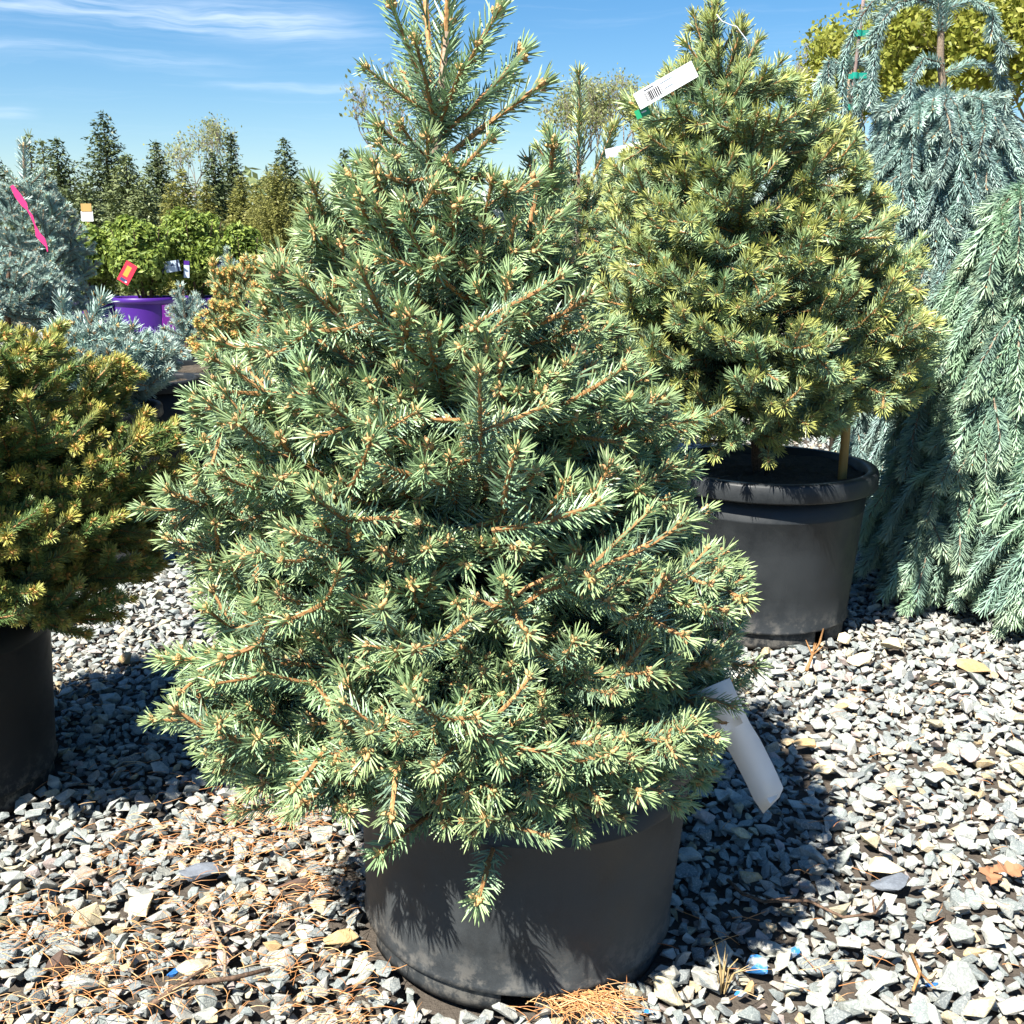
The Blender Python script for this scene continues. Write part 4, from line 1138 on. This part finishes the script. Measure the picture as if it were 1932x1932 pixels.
# ------------------------------------------------------------------ labels, ribbons, strings
def ribbon(mb, L, Rr, mi=0, t=.0004):
    """strip between two edge polylines, with thickness"""
    n = len(L); nrm = []
    for i in range(n):
        a = (L[min(i + 1, n - 1)] - L[max(i - 1, 0)]); nrm.append(a.cross(Rr[i] - L[i]).normalized() * t)
    V = [p + q for p, q in zip(L, nrm)] + [p + q for p, q in zip(Rr, nrm)] + [p - q for p, q in zip(L, nrm)] + [p - q for p, q in zip(Rr, nrm)]
    F = []
    for i in range(n - 1):
        F += [(i, i + 1, n + i + 1, n + i), (2 * n + i + 1, 2 * n + i, 3 * n + i, 3 * n + i + 1), (i + 1, i, 2 * n + i, 2 * n + i + 1), (n + i, n + i + 1, 3 * n + i + 1, 3 * n + i)]
    F += [(0, n, 3 * n, 2 * n), (2 * n - 1, n - 1, 3 * n - 1, 4 * n - 1)]
    mb.add([tuple(v) for v in V], F, mi)
def quad_label(name, label, cat, px, py, Y, w, h, rot, m, marks=(), yaw=0, group=None):
    """upright plastic label: plate plus printed marks (dx, dy, w, h, material) on its face, in metres"""
    c = at(px, py, Y); root = thing(name, label, cat, c, group); root.rotation_euler = (0, -rot, yaw)
    mb = MB(); mb.box((0, 0, 0), (w, .0012, h)); mb.build('plate', M[m], root)
    by = {}
    for dx, dz, ww, hh, mm in marks:
        by.setdefault(mm, []).append((dx, dz, ww, hh))
    for k, (mm, L) in enumerate(by.items()):
        mb = MB()
        for dx, dz, ww, hh in L: mb.box((dx, -.0009 - .0002 * k, dz), (ww, .0006, hh))
        mb.build('print', M[mm], root)
    return root
def labels():
    rng = random.Random(2)
    # barcode tag on the second spruce
    bars = []; x = -.052
    for i in range(11):
        w = rng.choice((.0012, .002, .003)); bars.append((x, -.002, w, .020, 'ink')); x += w + rng.choice((.0012, .002))
    bars += [(-.038, .0135, .026, .0016, 'ink'), (.005, .010, .03, .0012, 'greyblue'), (.005, -.004, .022, .0012, 'greyblue')]
    quad_label('barcode_tag', 'white barcode tag sticking out left of the right spruce top', 'plant tag', 1256, 161, 2.62, .150, .038, R(29), 'white', bars, .05)
    quad_label('green_tag', 'small green tag just below the white barcode tag', 'plant tag', 1212, 212, 2.63, .034, .02, R(25), 'green_tag', [(.004, 0, .012, .003, 'white')])
    mb = MB(); pts = [at(x, y, 2.62) for x, y in ((1352, 27), (1362, 40), (1378, 47), (1390, 50), (1397, 60), (1408, 74), (1415, 92))]; c = pts[0].copy()
    mb.tube([p - c for p in pts], .0011, 6); tag(mb.build('string', M['string'], None, c, True), 'thin white string looped over the top of the right spruce', 'string')
    # white strip hanging out of the front spruce
    A = lambda x, y, Y: at((1850 + x / 2.184) / 1.5652, (2050 + y / 2.184) / 1.5652, Y)
    ctr = [(560, -60, 1.36), (655, 150, 1.42), (700, 235, 1.45), (765, 335, 1.47), (820, 440, 1.485), (870, 540, 1.495), (915, 640, 1.5), (944, 715, 1.502)]
    P = [A(*c) for c in ctr]; L = []; Q = []
    for i, p in enumerate(P):
        t = (P[min(i + 1, len(P) - 1)] - P[max(i - 1, 0)]).normalized(); n = (p - Vector((0, 0, HC))).normalized(); w = t.cross(n).normalized() * .0245
        L.append(p + w); Q.append(p - w)
    L[-1] = A(985, 665, 1.502); Q[-1] = A(882, 770, 1.502)
    c = P[0].copy(); mb = MB(); ribbon(mb, [p - c for p in L], [p - c for p in Q]); o = mb.build('label_strip', M['white'], None, c, True)
    tag(o, 'long blank white label strip hanging out of the front spruce', 'plant label')
    # clear strip in the front spruce
    P = [at(x, y, 1.34) for x, y in ((912, 362), (935, 395), (965, 432), (1000, 478))]; mb = MB(); c = P[0].copy()
    ribbon(mb, [p - c + Vector((.0035, 0, .003)) for p in P], [p - c - Vector((.0035, 0, .003)) for p in P]); tag(mb.build('clear_strip', M['clear'], None, c), 'narrow translucent plastic strip inside the upper front spruce', 'plant label')
    # pink ribbon
    P = [at(x, y, 5.22) for x, y in ((22, 350), (33, 368), (46, 386), (52, 396), (60, 408), (66, 425), (72, 443), (80, 452), (88, 465), (90, 475))]; ww = [.007, .014, .013, .003, .006, .003, .012, .013, .004, .002]
    mb = MB(); c = P[0].copy(); ribbon(mb, [p - c + Vector((w, 0, w * .5)) for p, w in zip(P, ww)], [p - c - Vector((w, 0, w * .5)) for p, w in zip(P, ww)], 0, .001)
    tag(mb.build('ribbon', M['pink'], None, c), 'bright pink ribbon dangling down the blue spruce at left', 'ribbon')
    quad_label('plant_label', 'red and orange label hanging on the leafy shrub above the purple pot', 'plant label', 240, 515, 7.62, .085, .150, R(-32), 'red', [(-.004, .01, .034, .075, 'orange'), (0, -.055, .05, .022, 'navy'), (.02, -.06, .012, .01, 'white')])
    quad_label('plant_label', 'pale grey label with dark ends on the leafy shrub', 'plant label', 322, 503, 7.95, .135, .078, R(8), 'greyblue', [(-.055, 0, .022, .078, 'navy'), (.052, 0, .012, .078, 'navy'), (.012, .008, .02, .012, 'navy')])
    quad_label('plant_label', 'small violet and white label right of the pale grey one', 'plant label', 352, 508, 7.98, .04, .12, R(-4), 'greyblue', [(0, .045, .04, .03, 'purple')])
    quad_label('plant_label', 'dark label with white print behind the golden budded spruce', 'plant label', 421, 500, 8.3, .11, .09, R(-14), 'navy', [(.01, .0, .05, .03, 'greyblue'), (.0, -.03, .07, .015, 'greyblue')])
    quad_label('plant_label', 'blank pale yellow label at the end of the shrub row', 'plant label', 492, 488, 8.4, .098, .060, R(3), 'yellow', [])
    # small sign post and a far white name board
    root = thing('sign_post', 'small brown and white sign board among the far trees', 'sign', at(173, 500, 16).to_tuple()[0:2] + (0,))
    zc = at(173, 408, 16).z; mb = MB(); mb.tube([(0, .02, 0), (0, .02, zc)], .02, 8); mb.build('post', M['bamboo'], root)
    mb = MB(); mb.box((0, 0, zc), (.17, .012, .14)); mb.build('board', M['white'], root); mb = MB(); mb.box((0, -.007, zc + .12), (.15, .01, .11)); mb.build('top_board', M['bamboo'], root)
    quad_label('white_tag', 'blank white plastic tag behind the hazy spruce leader', 'plant tag', 1180, 282, 4.5, .16, .035, R(12), 'white', [])
labels()

# ------------------------------------------------------------------ trees beyond the yard
def far_conifer(px, ytop, D, wpx, label, light=0, seed=1, lean=0, airy=1.0, ybase=None, name='conifer_tree', category='conifer', mats=None, group='conifers beyond the yard', rise=0, fine=1.0):
    rng = random.Random(seed); H = at(px, ytop, D).z; x0 = at(px, 460, D).x; rad = 1.9 * wpx / 2029 * D
    root = thing(name, label, category, (x0, D, 0), group)
    mb = MB(); mb.tube([(0, 0, 0), (lean * .5, 0, H * .5), (lean, 0, H)], [.02 * H, .012 * H, .003], 7); mb.build('trunk', M['bark'], root)
    mb = MB(); z = H * .06; sz = .030 * D / 8 * fine
    while z < H:
        t = z / H; L = rad * (1 - t) ** .8 * rng.uniform(.75, 1.15) + .04; nb = max(5, int(15 * (1 - t) + 5))
        a0 = rng.random() * 6.28
        for k in range(nb):
            a = a0 + k * 6.283 / nb + rng.uniform(-.3, .3); LL = L * rng.uniform(.7, 1.1); el = rng.uniform(-.1, .25) + t * .5 + rise
            n = max(3, int(LL / (sz * .42) * airy))
            for i in range(n):
                f = (i + rng.random()) / n; r = LL * f; sp = sz * (.5 + 1.4 * f * (1 - f))
                p = Vector((math.cos(a) * r + lean * t, math.sin(a) * r, z + r * el - (.25 if not rise else 0) * r * f + rng.gauss(0, sz * .3)))
                for j in range(2):
                    d = Vector((math.cos(a + rng.gauss(0, .8)), math.sin(a + rng.gauss(0, .8)), rng.gauss(-.15, .4))).normalized()
                    u = d.cross(Vector((rng.gauss(0, .6), rng.gauss(0, .6), 1))).normalized(); s = sp * rng.uniform(.8, 1.7)
                    q = p + Vector((rng.gauss(0, sp * .5), rng.gauss(0, sp * .5), rng.gauss(0, sp * .25)))
                    mb.add([tuple(q - u * s * .28), tuple(q + u * s * .28), tuple(q + d * s)], [(0, 1, 2)], 0, min(1, max(0, rng.gauss(.25 + .5 * f, .22))))
        z += (H * .022 + sz * .22)
    for k in range(3): mb.tube([(lean, 0, H * .97), (lean + rng.uniform(-.05, .05), 0, H * 1.02)], [.01, .003], 3, 0, .4)
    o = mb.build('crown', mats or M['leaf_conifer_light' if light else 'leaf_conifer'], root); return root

def broadleaf(px, ytop, D, wpx, label, leaf, seed, density=1.0, twig='twig_grey', group='spring trees beyond the yard', trunk_h=.35, leafsize=.011, spread=.62, upright=.0, levels=5, ybot=None):
    """open spring crown: forking limbs, fine twigs and scattered small leaves"""
    rng = random.Random(seed); H = at(px, ytop, D).z; x0 = at(px, 460, D).x; rad = wpx / 2029 * D
    root = thing('deciduous_tree', label, 'tree', (x0, D, 0), group)
    tb = MB(); cb = MB(); tips = []
    def grow(p, d, L, r, lv):
        q = p + d * L
        (tb if lv >= levels - 1 else cb).tube([p, (p + q) * .5 + Vector((rng.gauss(0, .03), rng.gauss(0, .03), 0)) * L, q], [r, r * .85, r * .65], 5 if lv > 2 else 3, 0, 0, False)
        if lv == 0: tips.append((p, q)); return
        if lv <= 2: tips.append((p, q))
        for k in range(rng.choice((2, 3, 3)) if lv > 1 else 3):
            dd = (d + Vector((rng.gauss(0, spread), rng.gauss(0, spread), rng.gauss(.12 + upright, .3)))).normalized()
            qq = q + dd * L * .7
            if math.hypot(qq.x, qq.y) > rad * 1.1: dd = (dd - Vector((qq.x, qq.y, 0)).normalized() * .5 + Vector((0, 0, .3))).normalized()
            grow(q, dd, L * rng.uniform(.62, .82), r * .6, lv - 1)
    for k in range(2 if wpx > 60 else 1): grow(Vector((rng.uniform(-.2, .2) * rad * (k > 0), 0, 0)), Vector((rng.gauss(0, .08), rng.gauss(0, .08), 1)).normalized(), H * trunk_h, H * .016, levels)
    zmax = max(q.z for p, q in tips); k = H / zmax; s = leafsize * D
    kx = rad / sorted(abs(q.x) for p, q in tips)[int(len(tips) * .97)]
    lb = MB(); fitv = lambda v: Vector((v.x * kx, v.y * kx, v.z * k))
    tips = [(fitv(p), fitv(q)) for p, q in tips]
    want = int(density * 9000); 
    for i in range(want):
        p, q = rng.choice(tips); c = p.lerp(q, rng.random()) + Vector((rng.gauss(0, 1), rng.gauss(0, 1), rng.gauss(0, 1))) * s * 1.5
        u = Vector((rng.gauss(0, 1), rng.gauss(0, 1), rng.gauss(0, 1))).normalized(); w = u.cross(Vector((rng.gauss(0, 1), rng.gauss(0, 1), rng.gauss(0, 1)))).normalized(); z = s * rng.uniform(.3, .8)
        lb.add([tuple(c - u * z), tuple(c + w * z * .5), tuple(c + u * z), tuple(c - w * z * .5)], [(0, 1, 2), (0, 2, 3)], 0, rng.random())
    for b in (tb, cb):
        for v in b.v: v[:, 0] *= kx; v[:, 1] *= kx; v[:, 2] *= k
    tb.build('trunk', M[twig], root); o = cb.build('twigs', M[twig], root); o['kind'] = 'stuff'
    if lb.n: o = lb.build('crown', M[leaf], root); o['kind'] = 'stuff'
    return root

def background():
    far_conifer(215, 213, 38, 62, 'tallest dark spruce on the left skyline', 0, 1)
    far_conifer(125, 262, 34, 56, 'dark layered spruce left of the tallest skyline spruce', 0, 2)
    far_conifer(250, 292, 24, 58, 'sunlit lighter spruce in front of the tallest skyline spruce', 1, 3)
    far_conifer(308, 268, 33, 42, 'narrow dark spruce right of the tallest skyline spruce', 0, 4)
    far_conifer(412, 286, 21, 46, 'dense dark green arborvitae in front of the spring tree', 0, 5, 0, 1.3)
    far_conifer(447, 254, 42, 30, 'slim dark spruce just right of the leafing spring tree', 0, 6)
    far_conifer(545, 264, 38, 44, 'dark spruce standing behind the airy golden green tree', 0, 7)
    far_conifer(655, 283, 38, 30, 'small dark spruce nearest the left side of the front spruce', 0, 8)
    far_conifer(8, 290, 34, 44, 'dark spruce at the left picture edge', 0, 9)
    far_conifer(170, 345, 22, 44, 'low sunlit spruce below the dark layered spruce', 1, 10)
    far_conifer(75, 250, 14, 26, 'young spruce with bare spiky leader near the left edge', 1, 11, 0, .35)
    far_conifer(98, 268, 15, 30, 'second young spruce with bare leader, right of the first', 1, 12, 0, .35)
    far_conifer(700, 318, 45, 34, 'distant dark spruce half hidden by the front spruce', 0, 13)
    far_conifer(352, 318, 23, 44, 'olive sunlit conifer between two dark spruces', 1, 14, 0, 1, mats=M['leaf_olive'])
    far_conifer(462, 335, 20, 46, 'olive bushy conifer left of the airy golden green tree', 1, 15, 0, 1, mats=M['leaf_olive'])
    far_conifer(600, 345, 22, 42, 'low olive conifer right of the airy golden green tree', 1, 16, 0, 1, mats=M['leaf_olive'])
    far_conifer(40, 345, 20, 50, 'sunlit green conifer behind the pink ribbon spruce', 1, 17)
    far_conifer(525, 315, 18, 42, 'airy golden green tree with pale trunk above the yellow label', 1, 21, 0, 1.3, mats=M['leaf_olive'], rise=.9, fine=.62, name='columnar_tree', category='tree', group='spring trees beyond the yard')
    far_conifer(280, 335, 18, 40, 'low sunlit green conifer rising behind the third leafy shrub', 1, 31)
    far_conifer(395, 345, 17, 34, 'low olive conifer between the arborvitae and the spring tree', 1, 32, mats=M['leaf_olive'])
    far_conifer(330, 350, 16, 34, 'short yellow green conifer just left of the dense arborvitae', 1, 33, mats=M['leaf_olive'])
    far_conifer(490, 350, 19, 36, 'short olive conifer just left of the airy golden green tree', 1, 34, mats=M['leaf_olive'])
    far_conifer(135, 360, 18, 34, 'short green conifer left of the small brown and white sign', 1, 35)
    broadleaf(372, 215, 45, 66, 'leafing spring tree standing above the left skyline', 'leaf_pale', 22, .2, 'twig_grey', leafsize=.0024, levels=6, trunk_h=.3)
    broadleaf(725, 92, 50, 60, 'bare pinkish tree faint behind the front spruce top', 'leaf_pale', 23, .06, 'twig_pink', leafsize=.004, levels=6, upright=.2)
    broadleaf(1085, 130, 38, 100, 'pale green spring tree behind the hazy spruce leader', 'leaf_pale', 24, .7, 'twig_grey', leafsize=.0024, levels=6, upright=.3, spread=.4)
    broadleaf(1560, 25, 45, 75, 'half bare spring tree left of the tall weeping spruce', 'leaf_pale', 25, .25, 'twig_grey', leafsize=.0024, levels=6, upright=.15)
    broadleaf(1690, 10, 30, 150, 'large yellow green willow behind the tall weeping spruce', 'leaf_spring', 26, 2.2, 'twig_grey', leafsize=.005, levels=7, spread=.55)
    broadleaf(1900, -120, 26, 230, 'dense yellow green tree filling the upper right corner', 'leaf_spring', 27, 4.5, 'twig_grey', leafsize=.0055, levels=7, spread=.6)
    # closed wood behind everything
    rng = random.Random(31); mb = MB()
    for i in range(9000):
        x = rng.uniform(-75, 75); h = 3.2 + 1.3 * math.sin(x * .31) + .9 * math.sin(x * .83 + 1); z = rng.uniform(0, max(1.2, h)); y = 66 + rng.uniform(-4, 4)
        s = rng.uniform(.25, .6); u = Vector((rng.gauss(0, 1), rng.gauss(0, 1), rng.gauss(0, 1))).normalized(); w = u.cross(Vector((rng.gauss(0, 1), rng.gauss(0, 1), rng.gauss(0, 1)))).normalized(); c = Vector((x, y, z))
        mb.add([tuple(c - u * s), tuple(c + w * s * .6), tuple(c + u * s), tuple(c - w * s * .6)], [(0, 1, 2), (0, 2, 3)], 0, rng.random())
    tag(mb.build('far_woods', M['leaf_conifer_light']), 'low far off wood closing the horizon', 'woods', None, 'stuff')
background()
